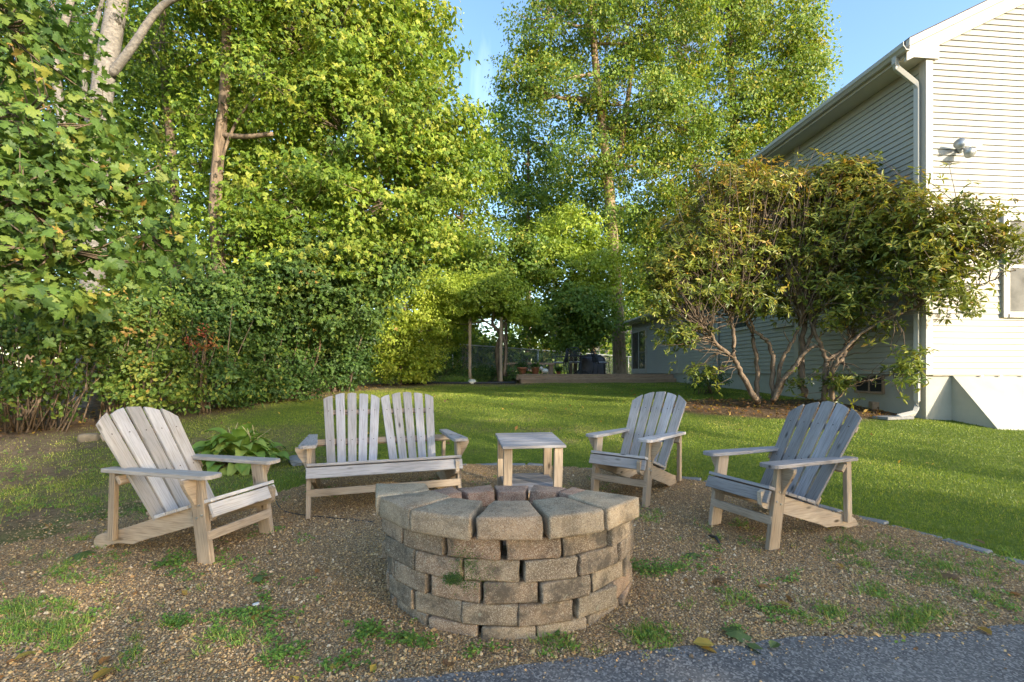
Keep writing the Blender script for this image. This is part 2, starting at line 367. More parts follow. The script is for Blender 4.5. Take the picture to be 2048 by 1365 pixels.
def covers(x, y):
    """grass share, bare dirt share, leaf litter share"""
    x = np.asarray(x, float); y = np.asarray(y, float)
    n = fb(x, y, .9, 1); n2 = fb(x, y, 2.6, 9)
    lx = np.interp(y, [p[1] for p in DIRT_L], [p[0] for p in DIRT_L])
    lit = np.clip(((lx-x)+.25+.6*(n-.5))/.7, 0, 1)*(y < 16.5)
    lit = np.maximum(lit, np.clip((y-16.35)/.4, 0, 1)*(x < .2)*.9)
    e = np.hypot((x-5.3)/2.7, (y-9.1)/1.35); lit = np.maximum(lit, np.clip((1.12-e+.35*(n-.5))/.25, 0, 1))
    dl = dist_line(x, y, DIRT_L)
    dirt = np.clip(1.25-dl/1.3+1.1*(n-.5), 0, 1)*.95
    left = np.clip((-1.9-x)/1.3, 0, 1)*np.clip((7.6-y)/1.5, 0, 1)
    dirt = np.maximum(dirt, left*np.clip(.78+1.3*(n2-.5)+.9*(n-.5), 0, 1))
    dirt = np.maximum(dirt, np.clip((n2-.52)/.15, 0, 1)*.6*np.clip((9-y)/2.5, 0, 1)*np.clip((2.2-x)/1.5, 0, 1))
    dirt = np.maximum(dirt, np.clip(1-np.abs(y-16.2)/.5, 0, 1)*(x > -3)*.4)
    return np.clip(1-np.maximum(dirt, lit), 0, 1), dirt, lit
gx = np.concatenate([[-400, -150, -60, -30, -20, -14], np.arange(-10, 10.01, .13), [14, 20, 30, 60, 150, 400]])
gy = np.concatenate([[-150, -60, -25, -10, -4, -1], np.arange(.2, 19, .13), np.arange(19.5, 34, 1.0), [40, 60, 100, 200, 320]])
X, Y = np.meshgrid(gx, gy); Z = terr(X, Y)
nx, ny = len(gx), len(gy); idx = np.arange(nx*ny).reshape(ny, nx)
Fa = np.stack([idx[:-1, :-1], idx[:-1, 1:], idx[1:, 1:], idx[1:, :-1]], -1).reshape(-1, 4)
me = np_mesh('ground', np.stack([X, Y, Z], -1).reshape(-1, 3), Fa, smooth=True)
g_, d_, l_ = covers(X.ravel(), Y.ravel())
ca = me.attributes.new('cover', 'FLOAT_COLOR', 'POINT'); ca.data.foreach_set('color', np.stack([g_, d_, l_, np.ones_like(g_)], -1).astype(np.float32).ravel())
tag(link('ground', me, M['ground']), kind='structure')
def sheet(name, mask, step, x0, x1, y0, y1, lift, mat):
    xs = np.arange(x0, x1, step); ys = np.arange(y0, y1, step); X, Y = np.meshgrid(xs, ys)
    keep = mask(X[:-1, :-1]+step/2, Y[:-1, :-1]+step/2); idx = np.arange(X.size).reshape(X.shape)
    Fa = np.stack([idx[:-1, :-1], idx[:-1, 1:], idx[1:, 1:], idx[1:, :-1]], -1)[keep]
    used = np.unique(Fa); rem = np.zeros(X.size, int); rem[used] = np.arange(len(used))
    V = np.stack([X, Y, terr(X, Y)+lift], -1).reshape(-1, 3)[used]
    return tag(link(name, np_mesh(name, V, rem[Fa], smooth=True), mat), kind='structure')
def gravel_mask(x, y):
    ins = in_poly(x, y, GRAVEL); soft = np.clip((-1.9-x)/1.6, 0, 1)*np.clip((y-2.2)/1.2, 0, 1)
    soft = np.maximum(soft, np.clip((-3.0-x)/1.2, 0, 1))
    return ins & (fb(x, y, 2.2, 21) > soft*.72) & (y > drv_y(x)-.12)
gb = sheet('gravel_bed', gravel_mask, .05, -4.7, 4.0, .4, 5.4, .006, M['gravel'])
X0 = np.concatenate([[-60, -30, -12], np.arange(-5, 6.01, .06), [12, 30, 60]]); top = drv_y(X0)
rows = [np.full_like(X0, -60), np.full_like(X0, -8), np.full_like(X0, -1), np.full_like(X0, .6), top-.35, top]
V = np.concatenate([np.stack([X0, r, terr(X0, r)+.012], -1) for r in rows]); k = len(X0); idx = np.arange(len(V)).reshape(-1, k)
Fa = np.stack([idx[:-1, :-1], idx[:-1, 1:], idx[1:, 1:], idx[1:, :-1]], -1).reshape(-1, 4)
tag(link('driveway', np_mesh('driveway', V, Fa, smooth=True), M['asphalt']), kind='structure')
# loose pebbles
def scatter(n, x0, x1, y0, y1, fall=None):
    x = RNG.uniform(x0, x1, n); y = RNG.uniform(y0, y1, n)
    if fall is not None:
        k = RNG.random(n) < fall(x, y); x, y = x[k], y[k]
    return x, y
OCT = np.array([[1, 0, -.3], [-1, 0, -.3], [0, 1, -.3], [0, -1, -.3], [0, 0, 1]], float)
OCF = np.array([[0, 2, 4], [2, 1, 4], [1, 3, 4], [3, 0, 4]])
def pebbles(name, x, y, r, lift):
    n = len(x); P = np.stack([x, y, terr(x, y)+lift], -1)
    a = RNG.uniform(0, 6.28, n); sx = r*RNG.uniform(.8, 1.4, n); sy = r*RNG.uniform(.7, 1.1, n); sz = r*RNG.uniform(.45, .8, n)
    T = np.repeat(OCT[None], n, 0)*np.stack([sx, sy, sz], -1)[:, None]*RNG.uniform(.8, 1.2, (n, 5, 1))
    ca, sa = np.cos(a)[:, None], np.sin(a)[:, None]; tx = RNG.normal(0, .35, (n, 1)); ty = RNG.normal(0, .35, (n, 1))
    V = np.stack([T[..., 0]*ca-T[..., 1]*sa, T[..., 0]*sa+T[..., 1]*ca, T[..., 2]+tx*T[..., 0]+ty*T[..., 1]], -1)+P[:, None]
    Fa = (OCF[None]+5*np.arange(n)[:, None, None]).reshape(-1, 3)
    return np_mesh(name, V.reshape(-1, 3), Fa, np.repeat(RNG.random(n), 4), smooth=True)
PC = (-.02, 2.72)
def peb_ok(x, y):
    return in_poly(x, y, GRAVEL)*(y > drv_y(x)-.03-.1*RNG.random(len(x)))*np.clip(1.15-np.clip((-1.9-x)/2.2, 0, .75)*np.clip((y-2)/1.4, .3, 1), 0, 1)*np.clip((3.1/np.hypot(x, y))**1.6, 0, 1)*(np.hypot((x-PC[0])/.6, (y-PC[1])/.5) > 1)
x, y = scatter(185000, -4.2, 3.6, 1.5, 5.2, peb_ok)
xc, yc = scatter(16000, -1.6, 4.2, 1.2, 2.4, lambda x, y: (y < drv_y(x)+.02)*np.exp(-np.abs(drv_y(x)-y)/.08)*.8*np.clip(fb(x, y, 4, 51)*2.4-.6, .05, 1)); lift_ = np.concatenate([np.full(len(x), .009), np.full(len(xc), .017)]); x = np.concatenate([x, xc]); y = np.concatenate([y, yc])
tag(link('gravel_pebbles', pebbles('gravel_pebbles', x, y, RNG.uniform(.003, .0062, len(x))*(1+1.2*(RNG.random(len(x)) < .06)), lift_), M['pebble'], gb), kind='stuff')
# edging stones set along the lawn edge
ed = empty('stone_edging', (EDGE[6][0], EDGE[6][1], tz(*EDGE[6])), label='thin curved row of flat grey stones between lawn and gravel', cat='edging')
ev = [Vector((p[0], p[1], 0)) for p in EDGE]; ev = smooth_pts(ev, 12); acc = 0; last = ev[0]; sid = 0
stones = [box_me('edging_stone', .24+.03*i, .085, .06, .008) for i in range(3)]
for s in stones: s.materials.append(M['paver'])
for p in ev[1:]:
    acc += (p-last).length; d = (p-last); last = p
    if acc > .285:
        acc = 0; sid += 1
        if sid % 7 == 3 or p.x < -1.6: continue
        o = link('edging_stone', stones[sid % 3], None, ed); z = tz(p.x, p.y)
        o.matrix_basis = Matrix.Translation(Vector((p.x, p.y, z-.020+random.uniform(-.008, .006)))-ed.location) @ Euler((random.uniform(-.06, .06), random.uniform(-.05, .05), math.atan2(d.y, d.x)+random.uniform(-.06, .06))).to_matrix().to_4x4()
# ------------------------------------------------------------------ leaf builders
T_LEAF = (np.array([[0, 0, 0], [.45, .34, .06], [1, 0, -.08], [.45, -.34, .06]]), np.array([[0, 2, 1], [0, 3, 2]]))
T_LONG = (np.array([[0, 0, 0], [.3, .13, .03], [.72, .13, .0], [1, 0, -.1], [.72, -.13, 0], [.3, -.13, .03]]), np.array([[0, 3, 1], [1, 3, 2], [0, 5, 3], [5, 4, 3]]))
T_MAP = (np.array([[0, 0, 0], [.38, .48, -.05], [.5, .16, .05], [1, 0, -.1], [.5, -.16, .05], [.38, -.48, -.05], [.05, .3, 0], [.05, -.3, 0]]),
         np.array([[0, 2, 1], [0, 3, 2], [0, 4, 3], [0, 5, 4], [0, 1, 6], [0, 7, 5]]))
_o = [(.0, .0), (-.06, .16), (.02, .36), (.16, .28), (.22, .44), (.33, .60), (.42, .50), (.52, .54), (.50, .30), (.58, .20), (.74, .30), (.78, .18), (1.0, 0)]
_o = _o+[(a, -b) for a, b in _o[-2:0:-1]]
T_BIG = (np.array([(.35, 0, .04)]+[(a, b, -.10*abs(b)-.09*max(a-.4, 0)) for a, b in _o]), np.array([[0, i, i % len(_o)+1] for i in range(1, len(_o)+1)]))
T_BLADE = (np.array([[0, -.5, 0], [0, .5, 0], [1, 0, 0]]), np.array([[0, 1, 2]]))
def norm(a): return a/np.maximum(np.linalg.norm(a, axis=-1, keepdims=True), 1e-9)
def leaves(name, pos, nrm, dr, size, tint, tpl, mat, parent=None, org=None, width=None):
    T, Ft = tpl; n = norm(nrm); t = norm(dr-n*np.sum(dr*n, -1, keepdims=True)); b = np.cross(n, t)
    if org is not None: pos = pos-np.array(org)
    s = size[:, None, None]; wv = s if width is None else width[:, None, None]
    V = pos[:, None]+T[None, :, 0:1]*s*t[:, None]+T[None, :, 1:2]*wv*b[:, None]+T[None, :, 2:3]*s*n[:, None]
    Fa = (Ft[None]+len(T)*np.arange(len(pos))[:, None, None]).reshape(-1, 3)
    return link(name, np_mesh(name, V.reshape(-1, 3), Fa, np.repeat(np.clip(tint, 0, 1), len(Ft))), mat, parent)
def lobe(px, py, rx, ry, Y, rd=None, wt=1):      # a rounded part of a crown seen around that pixel at distance Y
    c = W(px, py, Y); a = rx/F*Y; z = ry/F*Y
    return (c.x, Y, c.z, a, rd if rd else (a+z)/2, z, wt)
def clumps(lobes, n, shell=.55):
    Lb = np.array(lobes); wgt = Lb[:, 6]*(Lb[:, 3]*Lb[:, 5]+Lb[:, 3]*Lb[:, 4]+Lb[:, 4]*Lb[:, 5])
    i = RNG.choice(len(Lb), n, p=wgt/wgt.sum()); d = norm(RNG.normal(size=(n, 3)))
    r = shell+(1-shell)*RNG.random(n)**.8; r *= 1+.16*RNG.normal(size=n)*.6
    c = Lb[i, :3]+d*r[:, None]*Lb[i, 3:6]; return c, norm(d*np.array([1, 1, .7])), i
def foliage(name, lobes, n_cl, per, rad, size, tpl, mat, parent=None, org=None, tint=(.5, .22), flat=.55, up=.38, out=.75, droop=.25, shell=.5, zmin=None):
    c, d, li = clumps(lobes, int(n_cl*1.55), shell)
    Lr = np.array(lobes)[li, 3:6].mean(1); f_ = 2.4/np.maximum(Lr, .25); ph = RNG.uniform(0, 6, 3)
    gap = np.sin(c[:, 0]*f_*1.7+ph[0]+1.3*np.sin(c[:, 2]*f_))*np.sin(c[:, 2]*f_*1.9+ph[1]+np.sin(c[:, 0]*f_*.8))*np.cos(c[:, 1]*f_*1.2+ph[2])
    keep = np.argsort(gap+RNG.normal(0, .22, len(gap)))[-n_cl:]; c, d, li = c[keep], d[keep], li[keep]
    stray = RNG.random(n_cl) < .16; c = c+d*(stray*RNG.uniform(.15, .45, n_cl)*np.minimum(Lr[keep], 1.6))[:, None]
    n = n_cl*per; C = np.repeat(c, per, 0); D = np.repeat(d, per, 0)
    off = norm(RNG.normal(size=(n, 3)))*(RNG.random(n)**.5)[:, None]*np.array([1, 1, flat])*rad*np.repeat(RNG.uniform(.6, 1.35, n_cl), per)[:, None]
    off[:, 2] -= droop*np.sum(off[:, :2]**2, -1)/max(rad, .01)
    pos = C+off
    nr = norm(np.array([0, 0, up])+out*D+.5*norm(off)*.6+RNG.normal(size=(n, 3))*.5)
    dr = norm(off*np.array([1, 1, .4])+D*.4*rad+RNG.normal(size=(n, 3))*.35*rad-np.array([0, 0, .25*rad]))
    tn = np.repeat(RNG.normal(tint[0], tint[1]*.7, n_cl), per)+RNG.normal(0, tint[1]*.7, n)
    sz = size*RNG.uniform(.55, 1.25, n)*np.repeat(RNG.uniform(.75, 1.2, n_cl), per)
    if zmin is not None:
        k = pos[:, 2] > zmin; pos, nr, dr, sz, tn = pos[k], nr[k], dr[k], sz[k], tn[k]
    o = leaves(name, pos, nr, dr, sz, tn, tpl, mat, parent, org); return o, c, li
def tree(name, base, trunk, r0, lobes, n_cl, per, rad, size, tpl, leafm, barkm, label, cat='tree', group=None, extra=(), limbs=True, tint=(.5, .22), twig=.25, r1=.25, sides=9, **kw):
    """trunk: list of world points from the ground up; lobes: crown volumes"""
    base = Vector(base); t = empty(name, base, label=label, cat=cat, group=group)
    cr, c, li = foliage('crown', lobes, n_cl, per, rad, size, tpl, M[leafm], t, base, tint, **kw)
    mb = MB(); tp = smooth_pts([p-base for p in trunk], 4)
    if len(tp) > 1:
        mb.tube([tp[0]+Vector((0, 0, -.15))]+tp, [r0*1.5]+[r0*(1.12 if i == 0 else 1)*(1-(1-r1)*i/(len(tp)-1)) for i in range(len(tp))], sides)
    for pts, ra, rb in extra:
        sp = smooth_pts([p-base for p in pts], 4); mb.tube(sp, [ra+(rb-ra)*i/(len(sp)-1) for i in range(len(sp))], 7)
    hubs = []
    for lb in lobes:
        cpt = Vector(lb[:3])-base
        cand = [p for p in tp if p.z < cpt.z+.1*lb[5]] or [tp[0]]
        a = max(cand, key=lambda p: p.z-.35*(p-cpt).length) if limbs else cand[-1]
        hubs.append((a, cpt))
        if limbs:
            m = (a+cpt)/2+Vector((random.uniform(-.1, .1), random.uniform(-.1, .1), -.12))*(a-cpt).length*.6
            rr = r0*.38*random.uniform(.7, 1.1); mb.tube([a, m, cpt], [rr, rr*.65, rr*.22], 6)
    k = RNG.random(len(c)) < twig; rt = max(r0*.035, .004)
    for ci, l in zip(c[k], li[k]):
        a, cpt = hubs[l]; e = Vector(ci)-base; s = cpt+(e-cpt)*.25 if limbs else cpt
        m = (s+e)/2+Vector((0, 0, -.08))*(e-s).length+Vector(RNG.normal(size=3))*.04
        mb.tube([s, m, e], [rt*2, rt*1.3, rt*.5], 3)
    mb.build('trunk', M[barkm], t, True)
    return t
# ------------------------------------------------------------------ lawn blades
def grass_ok(x, y):
    g, d, l = covers(x, y); clear = ~in_poly(x, y, GRAVEL)
    dens = np.clip((5.2/np.maximum(np.hypot(x, y), 1))**1.7, 0, 1)
    inh = (x > 7.593-.0884*y-.05) & (y > 7.95)
    return clear*np.clip(g*1.15-.05+.12*(d > .3), 0, 1)*(l < .55)*dens*(y > drv_y(x)+.05)*(~inh)*(np.abs(x/np.maximum(y, .1)) < 1.25)*(y < 16.9)
x, y = scatter(1600000, -9, 10, 2.2, 16.9, grass_ok)
n = len(x); dist = np.hypot(x, y); P = np.stack([x, y, terr(x, y)-.004], -1)
lean = RNG.normal(0, .45, (n, 2)); up = norm(np.stack([lean[:, 0], lean[:, 1], np.ones(n)], -1))
hgt = RNG.uniform(.012, .032, n)*(1+.25*(fb(x, y, 1.6, 4)-.5)); wd = np.clip(.0016*dist**.75, .0035, .014)*RNG.uniform(.8, 1.3, n)
nr = norm(np.stack([RNG.normal(size=n), RNG.normal(size=n)-.6, RNG.normal(size=n)*.3], -1))
g, d, l = covers(x, y); tn = .44+.9*(fb(x, y, 1.2, 6)-.5)+.8*(fb(x, y, .45, 16)-.5)+RNG.normal(0, .24, n)+.45*d-.06*np.clip((y-5)/6, 0, 1)
tag(leaves('lawn_grass', P, nr, up, hgt, tn, T_BLADE, M['lf_grass'], None, None, wd), 'short green lawn grass behind the chairs', 'grass', kind='stuff')
print('grass blades', n)
# weeds and grass creeping through the gravel and dirt
WP = [(300, 1290, 190, 38, 1), (60, 1240, 110, 48, 1), (640, 1318, 100, 22, 0), (500, 1215, 60, 45, 0), (350, 1132, 110, 22, 0), (450, 1170, 40, 22, 1), (350, 1250, 28, 12, 0), (820, 1292, 40, 20, 0), (730, 1270, 30, 15, 0), (1130, 1290, 45, 18, 1), (1300, 1276, 45, 26, 1), (1290, 1140, 30, 12, 0), (1350, 1140, 50, 14, 0), (1440, 1205, 60, 22, 1), (1500, 1240, 50, 25, 0), (1600, 1162, 40, 12, 0), (1830, 1244, 70, 26, 1), (1950, 1200, 80, 30, 1), (1700, 1090, 90, 18, 1), (1900, 1140, 120, 26, 1), (1760, 1125, 60, 16, 1), (1500, 1060, 70, 14, 1), (1300, 1030, 40, 14, 1), (1200, 975, 60, 10, 1), (120, 1010, 120, 24, 1), (300, 1020, 60, 20, 1), (60, 940, 70, 30, 1), (420, 990, 80, 22, 1), (530, 960, 70, 18, 1), (660, 985, 60, 10, 0), (190, 1085, 50, 14, 1), (1010, 1312, 60, 10, 0), (1420, 1100, 60, 16, 0), (1560, 1290, 40, 12, 0), (940, 960, 60, 12, 0), (1630, 1230, 60, 22, 1), (1550, 1330, 10, 4, 0), (120, 1140, 90, 25, 1), (560, 1080, 40, 14, 0), (230, 940, 70, 22, 1), (1740, 1190, 50, 18, 1)]
ps, ns, ds, ss, ts, wsz = [], [], [], [], [], []
lp, ln_, ld, ls, lt = [], [], [], [], []
for px, py, rx, ry, blades in WP:
    k = int(rx*ry*.095)+12; a = RNG.normal(0, .68, (k, 2))
    for i in range(k):
        p = G(px+a[i, 0]*rx, py+a[i, 1]*ry)
        if p.y < 1.3 or fb(p.x, p.y, 7.0, 31) < .5: continue
        if blades and RNG.random() < .75:
            for _ in range(7):
                dv = RNG.normal(0, .8, 2); ps.append((p.x+RNG.normal(0, .012), p.y+RNG.normal(0, .012), p.z)); ds.append((dv[0], dv[1], 1)); ns.append((RNG.normal(), RNG.normal()-.5, .4)); ss.append(RNG.uniform(.02, .065)); ts.append(RNG.normal(.6, .22)); wsz.append(RNG.uniform(.003, .006))
        else:
            for _ in range(6):
                dv = RNG.normal(0, 1, 2); lp.append((p.x+RNG.normal(0, .014), p.y+RNG.normal(0, .014), p.z+RNG.uniform(.008, .03))); ln_.append((RNG.normal(0, .35), RNG.normal(0, .35)-.2, 1)); ld.append((dv[0], dv[1], .2)); ls.append(RNG.uniform(.010, .024)); lt.append(RNG.normal(.4, .2))
A = np.array
tag(leaves('grass_weeds', A(ps), A(ns), A(ds), A(ss), A(ts), T_BLADE, M['lf_weed'], None, None, A(wsz)), 'tufts of thin grass growing through the gravel and dirt', 'grass', kind='stuff')
tag(leaves('clover_weeds', A(lp), A(ln_), A(ld), A(ls), A(lt), T_LEAF, M['lf_weed']), 'low leafy clover weeds growing through the gravel', 'weeds', kind='stuff')
# ------------------------------------------------------------------ fire pit of stacked blocks
PX, PY = .69, .60
pit = empty('fire_pit', (PC[0], PC[1], tz(*PC)), label='round fire pit of dry-stacked tan concrete blocks in the foreground', cat='fire pit')
BH = .101
def block_me(name, wo_, wi, dep, h, seed, rough=.006, bv=.009, mat='block'):
    r = random.Random(seed)
    bm = bmesh.new()
    V = [bm.verts.new(v) for v in [(-wo_/2, 0, 0), (wo_/2, 0, 0), (wi/2, dep, 0), (-wi/2, dep, 0), (-wo_/2, 0, h), (wo_/2, 0, h), (wi/2, dep, h), (-wi/2, dep, h)]]
    for f in [(3, 2, 1, 0), (4, 5, 6, 7), (0, 1, 5, 4), (1, 2, 6, 5), (2, 3, 7, 6), (3, 0, 4, 7)]: bm.faces.new([V[i] for i in f])
    bmesh.ops.bevel(bm, geom=list(bm.edges), offset=bv, segments=2, affect='EDGES', profile=.55)
    big = [e for e in bm.edges if e.calc_length() > .04]
    bmesh.ops.subdivide_edges(bm, edges=big, cuts=2, use_grid_fill=True)
    for v in bm.verts:
        v.co += Vector((r.gauss(0, 1), r.gauss(0, 1), r.gauss(0, .6)))*rough*.33
    me = bpy.data.meshes.new(name); bm.to_mesh(me); bm.free(); me.materials.append(M[mat])
    me.polygons.foreach_set('use_smooth', [True]*len(me.polygons)); return me
blocks = [block_me('wall_block', .247+.006*(i % 3), .19, .20, BH-.003, 50+i) for i in range(7)]
caps = [block_me('cap_block', .292+.008*(i % 3), .175, .28, BH+.004, 80+i, .006, .011, 'cap') for i in range(4)]
reds = [block_me('wall_block', .240, .18, .17, BH-.003, 120+i, .006, .009, 'block_red') for i in range(3)]
def ring_pt(a, k=1.0): return Vector((PX*k*math.sin(a), -PY*k*math.cos(a), 0))
def place_ring(me, name, a, z, out=0.0, jit=.006, yaw=0):
    p = ring_pt(a); nrm = Vector((math.sin(a)/PX, -math.cos(a)/PY, 0)).normalized(); p += nrm*out
    o = link(name, me, None, pit); rz = math.atan2(nrm.x, -nrm.y)+yaw
    drop = -.045*max(p.y, 0)/PY if z > .2 else 0
    o.matrix_basis = Matrix.Translation(p+Vector((random.uniform(-jit, jit), random.uniform(-jit, jit), z+drop))) @ Euler((random.uniform(-.012, .012), random.uniform(-.012, .012), rz+random.uniform(-.03, .03))).to_matrix().to_4x4(); return o
per = []; N = 720                                   # arc-length table of the oval
al = [0]
for i in range(N): al.append(al[-1]+(ring_pt(2*math.pi*(i+1)/N)-ring_pt(2*math.pi*i/N)).length)
def a_at(s):
    s = s % al[-1]; return float(np.interp(s, al, np.linspace(0, 2*math.pi, N+1)))
NB_ = 15; step = al[-1]/NB_; Z0 = -.056
for c in range(5):
    for i in range(NB_):
        s = (i+(.5 if c % 2 else 0)+.13*math.sin(c*2.1)+.08*c)*step
        o = place_ring(reds[i % 3] if c == 4 and math.cos(a_at(s)) < -.2 else blocks[(i*3+c*5) % 7], 'wall_block', a_at(s), Z0+c*BH, out=-.012*(4-c)*.5+random.uniform(-.012, .012), yaw=random.uniform(-.05, .05))
        if c == 3 and abs(((s/step) % NB_)-(NB_-.5)) < .5: mossy = o
zc = Z0+5*BH
CAPA = [-77, -50, -24.5, .8, 26, 51]
for i, dg in enumerate(CAPA):
    place_ring(caps[i % 4], 'cap_block', math.radians(dg), zc+random.uniform(0, .004), out=.045, jit=.006, yaw=random.uniform(-.05, .05))
# moss on two front blocks
bpy.context.view_layer.update(); DG = bpy.context.evaluated_depsgraph_get()
mp_, mn, md = [], [], []
for (px, py, r, k) in [(906, 1157, 19, 2600), (932, 1128, 26, 700), (940, 1165, 34, 600), (930, 1108, 30, 300), (965, 1140, 40, 200)]:
    for _ in range(k):
        qx, qy = px+RNG.normal(0, r*.55), py+RNG.normal(0, r*.32)
        d_ = (W(qx, qy, 2.0)-camo.location).normalized(); hit, hl, hn, _, ho, _ = SC.ray_cast(DG, camo.location, d_)
        if not hit or ho.parent is not pit: continue
        mp_.append(tuple(hl)); mn.append((hn.x+RNG.normal(0, .4), hn.y+RNG.normal(0, .4), hn.z+RNG.normal(.2, .4))); md.append((RNG.normal(0, 1), RNG.normal(0, .4), RNG.normal(0, 1)))
n = len(mp_); tag(leaves('moss', A(mp_), A(mn), A(md), RNG.uniform(.0035, .0075, n), RNG.normal(.4, .25, n), T_LEAF, M['lf_dark'], pit, pit.location), kind='stuff')
# ash floor inside
mb = MB(); mb.lathe([(0.0, .02), (.2, .03), (.42, .015)], 18); mb.build('ash_bed', M['rock'], pit, True)
# ------------------------------------------------------------------ Adirondack chairs and bench
BOLT = pydata('bolt', *tube_np([(0, 0, 0), (0, 0, .006)], [.008, .006], 8)); BOLT.materials.append(M['steel'])
SCREW = pydata('screw', *tube_np([(0, 0, -.002), (0, 0, .0015)], [.0055, .0045], 7)); SCREW.materials.append(plain('rusty_screw', (.05, .03, .02), .7))
def arc_pts(fn, n): return [fn(i/(n-1)) for i in range(n)]
def seat_unit(name, loc, face, half, groups, slat_w, mats, label, cat, slat_gap=.021, tilt=(0, 0), arc=.115):
    """face: horizontal direction the sitter looks; local -y is forward"""
    rz = math.atan2(face[1], face[0])+math.pi/2
    root = empty(name, loc, rz, label=label, cat=cat); root.rotation_euler = (tilt[0], tilt[1], rz)
    grey, tan = mats; Vx = Vector
    for sx in (-1, 1):
        x = sx*half
        # front leg, leaning back a little
        board('front_leg', root, tan, (x, 0.0, -.01), (x, .083, .536), (0, 1, 0), .10, .034)
        # scroll bracket outside the leg
        out = [(0, 0), (.085, 0)]+[(.085-.085*t+.012*math.sin(t*math.pi)*-1, -.025-.165*t**.75) for t in (0, .2, .4, .6, .8, 1)]
        me = prism_me('arm_bracket', out, .03, .002)
        link('arm_bracket', me, tan, root, frame((x+sx*.017, .078, .535), (sx, 0, 0), (0, -.12*0, 1)))
        # stringer: from under the seat front down to the rear foot
        top = [(-.035, .372), (0, .388), (.40, .262), (.70, .165), (.90, .112)]
        foot = [(.945, .092), (.968, .058), (.962, .020), (.94, -.004), (.90, -.006)]
        und = [(.865, .020), (.82, .046), (.76, .060), (.70, .064), (.62, .066), (.56, .092), (.34, .160), (-.01, .268), (-.03, .29)]
        me = prism_me('stringer', top+foot+und, .032, .002)
        link('stringer', me, tan, root, frame((x-sx*.033, 0, 0), (0, 1, 0), (0, 0, 1)))
        # rear post
        board('rear_post', root, tan, (x+sx*.004, .77, .09), (x+sx*.012, .74, .537), (0, 1, 0), .052, .032)
        # arm: wide rounded front, narrow rear
        o = [(-.07, -.045), (-.062, -.064), (-.04, -.074), (.20, -.072), (.48, -.052), (.79, -.040), (.80, .040), (.34, .050), (.05, .056), (-.03, .056), (-.055, .045), (-.07, .02)]
        o = [(a, b*sx*-1) for a, b in o]
        if sx < 0: o = o[::-1]
        o = [(a, b) for a, b in o]
        me = prism_me('arm', o if sx > 0 else o, .026, .003)
        link('arm', me, grey, root, frame((x+sx*.015, .0, .550), (0, 1, 0), (-1, 0, 0)))
        for by, bz in ((.02, .31), (.045, .37), (.06, .29)):
            link('bolt', BOLT, None, root, frame((x+sx*.017, by, bz), (0, 1, 0), (0, 0, 1)) if sx > 0 else frame((x+sx*.017, by, bz), (0, -1, 0), (0, 0, 1)))
    hw = half+.012
    # front stretcher and seat
    board('stretcher', root, tan, (-hw, -.042+.028, .185), (hw, -.042+.028, .185), (0, 0, 1), .058, .02)
    root.children[-1].location.y -= .05
    sl = Vx((0, .40, -.126)).normalized(); nrm = Vx((0, .126, .40)).normalized()
    board('seat_slat', root, grey, (-hw-.004, -.050, .345), (hw+.004, -.050, .345), (0, .45, 1), .085, .022)
    p = Vx((0, -.030, .400))
    wn = .088
    for i in range(5):
        c = p+sl*(.030+i*(wn+.008)); board('seat_slat', root, grey, (-hw, c.y, c.z+.004), (hw, c.y, c.z+.004), sl, wn, .022)
    # back: reclined fan of slats
    th = math.radians(35); bd = Vx((0, math.sin(th), math.cos(th))); b0 = Vx((0, .44, .235)); bn = Vx((0, -math.cos(th), math.sin(th)))
    Ln = .86
    for gx0, gx1, cnt in groups:                  # bottom centre, top centre, slat count
        h = (cnt-1)/2
        for i in range(cnt):
            k = i-h; sw0 = slat_w*.90; sw1 = slat_w*1.08
            xb = gx0+k*(sw0+slat_gap*.55); xt = gx1+k*(sw1+slat_gap)
            Pb = b0+Vx((xb, 0, 0)); Pt = b0+Vx((xt, 0, 0))+bd*Ln
            ax = (Pt-Pb).normalized(); Lk = (Pt-Pb).length
            def topy(s): u = (k+s*.5)/(h+.5); return Lk-arc*abs(u)**2.2-.012*random.random()
            tl, tr = topy(-1), topy(1)
            pts = [(0, -sw0/2), (0, sw0/2), (tr, sw1/2), ((topy(0)+.004) if abs(k) < .4 else (tl+tr)/2+.006, 0), (tl, -sw1/2)]
            M4 = frame(Pb, ax, (1, 0, 0)); me = prism_me('back_slat', pts[::-1] if False else pts, .02, .0025)
            M4 = M4 @ Matrix.Rotation(random.uniform(-.02, .02), 4, 'X')
            link('back_slat', me, grey, root, M4)
            for dd in (.335, Ln*.76): link('screw', SCREW, None, root, frame(Pb+ax*dd+bn*.0095, (1, 0, 0), bd))
        wide = cnt*(slat_w+slat_gap)*.5-.012
        c = b0+Vx((gx1*.9+gx0*.1, 0, 0))+bd*(Ln*.76)-bn*.024
        board('back_batten', root, tan, c-Vx((wide, 0, 0)), c+Vx((wide, 0, 0)), bd, .05, .022)
        c = b0+Vx((gx0, 0, 0))+bd*.05-bn*.026
        board('back_batten', root, tan, c-Vx((wide*.85, 0, 0)), c+Vx((wide*.85, 0, 0)), bd, .06, .022)
    c = b0+bd*.335-bn*.028
    board('back_rail', root, tan, (-half-.05, c.y, c.z), (half+.05, c.y, c.z), bd, .06, .03)
    return root
def at_ground(x, y, dz=0): return (x, y, tz(x, y)+dz)
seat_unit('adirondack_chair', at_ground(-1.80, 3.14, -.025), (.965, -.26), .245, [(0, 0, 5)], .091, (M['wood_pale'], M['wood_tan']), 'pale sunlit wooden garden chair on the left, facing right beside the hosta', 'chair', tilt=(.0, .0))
seat_unit('adirondack_chair', at_ground(.93, 4.13, 0), (-.63, -.775), .245, [(0, 0, 5)], .091, (M['wood_grey'], M['wood_tan']), 'grey wooden garden chair next to the low side table, facing the pit', 'chair', tilt=(-.02, .0))
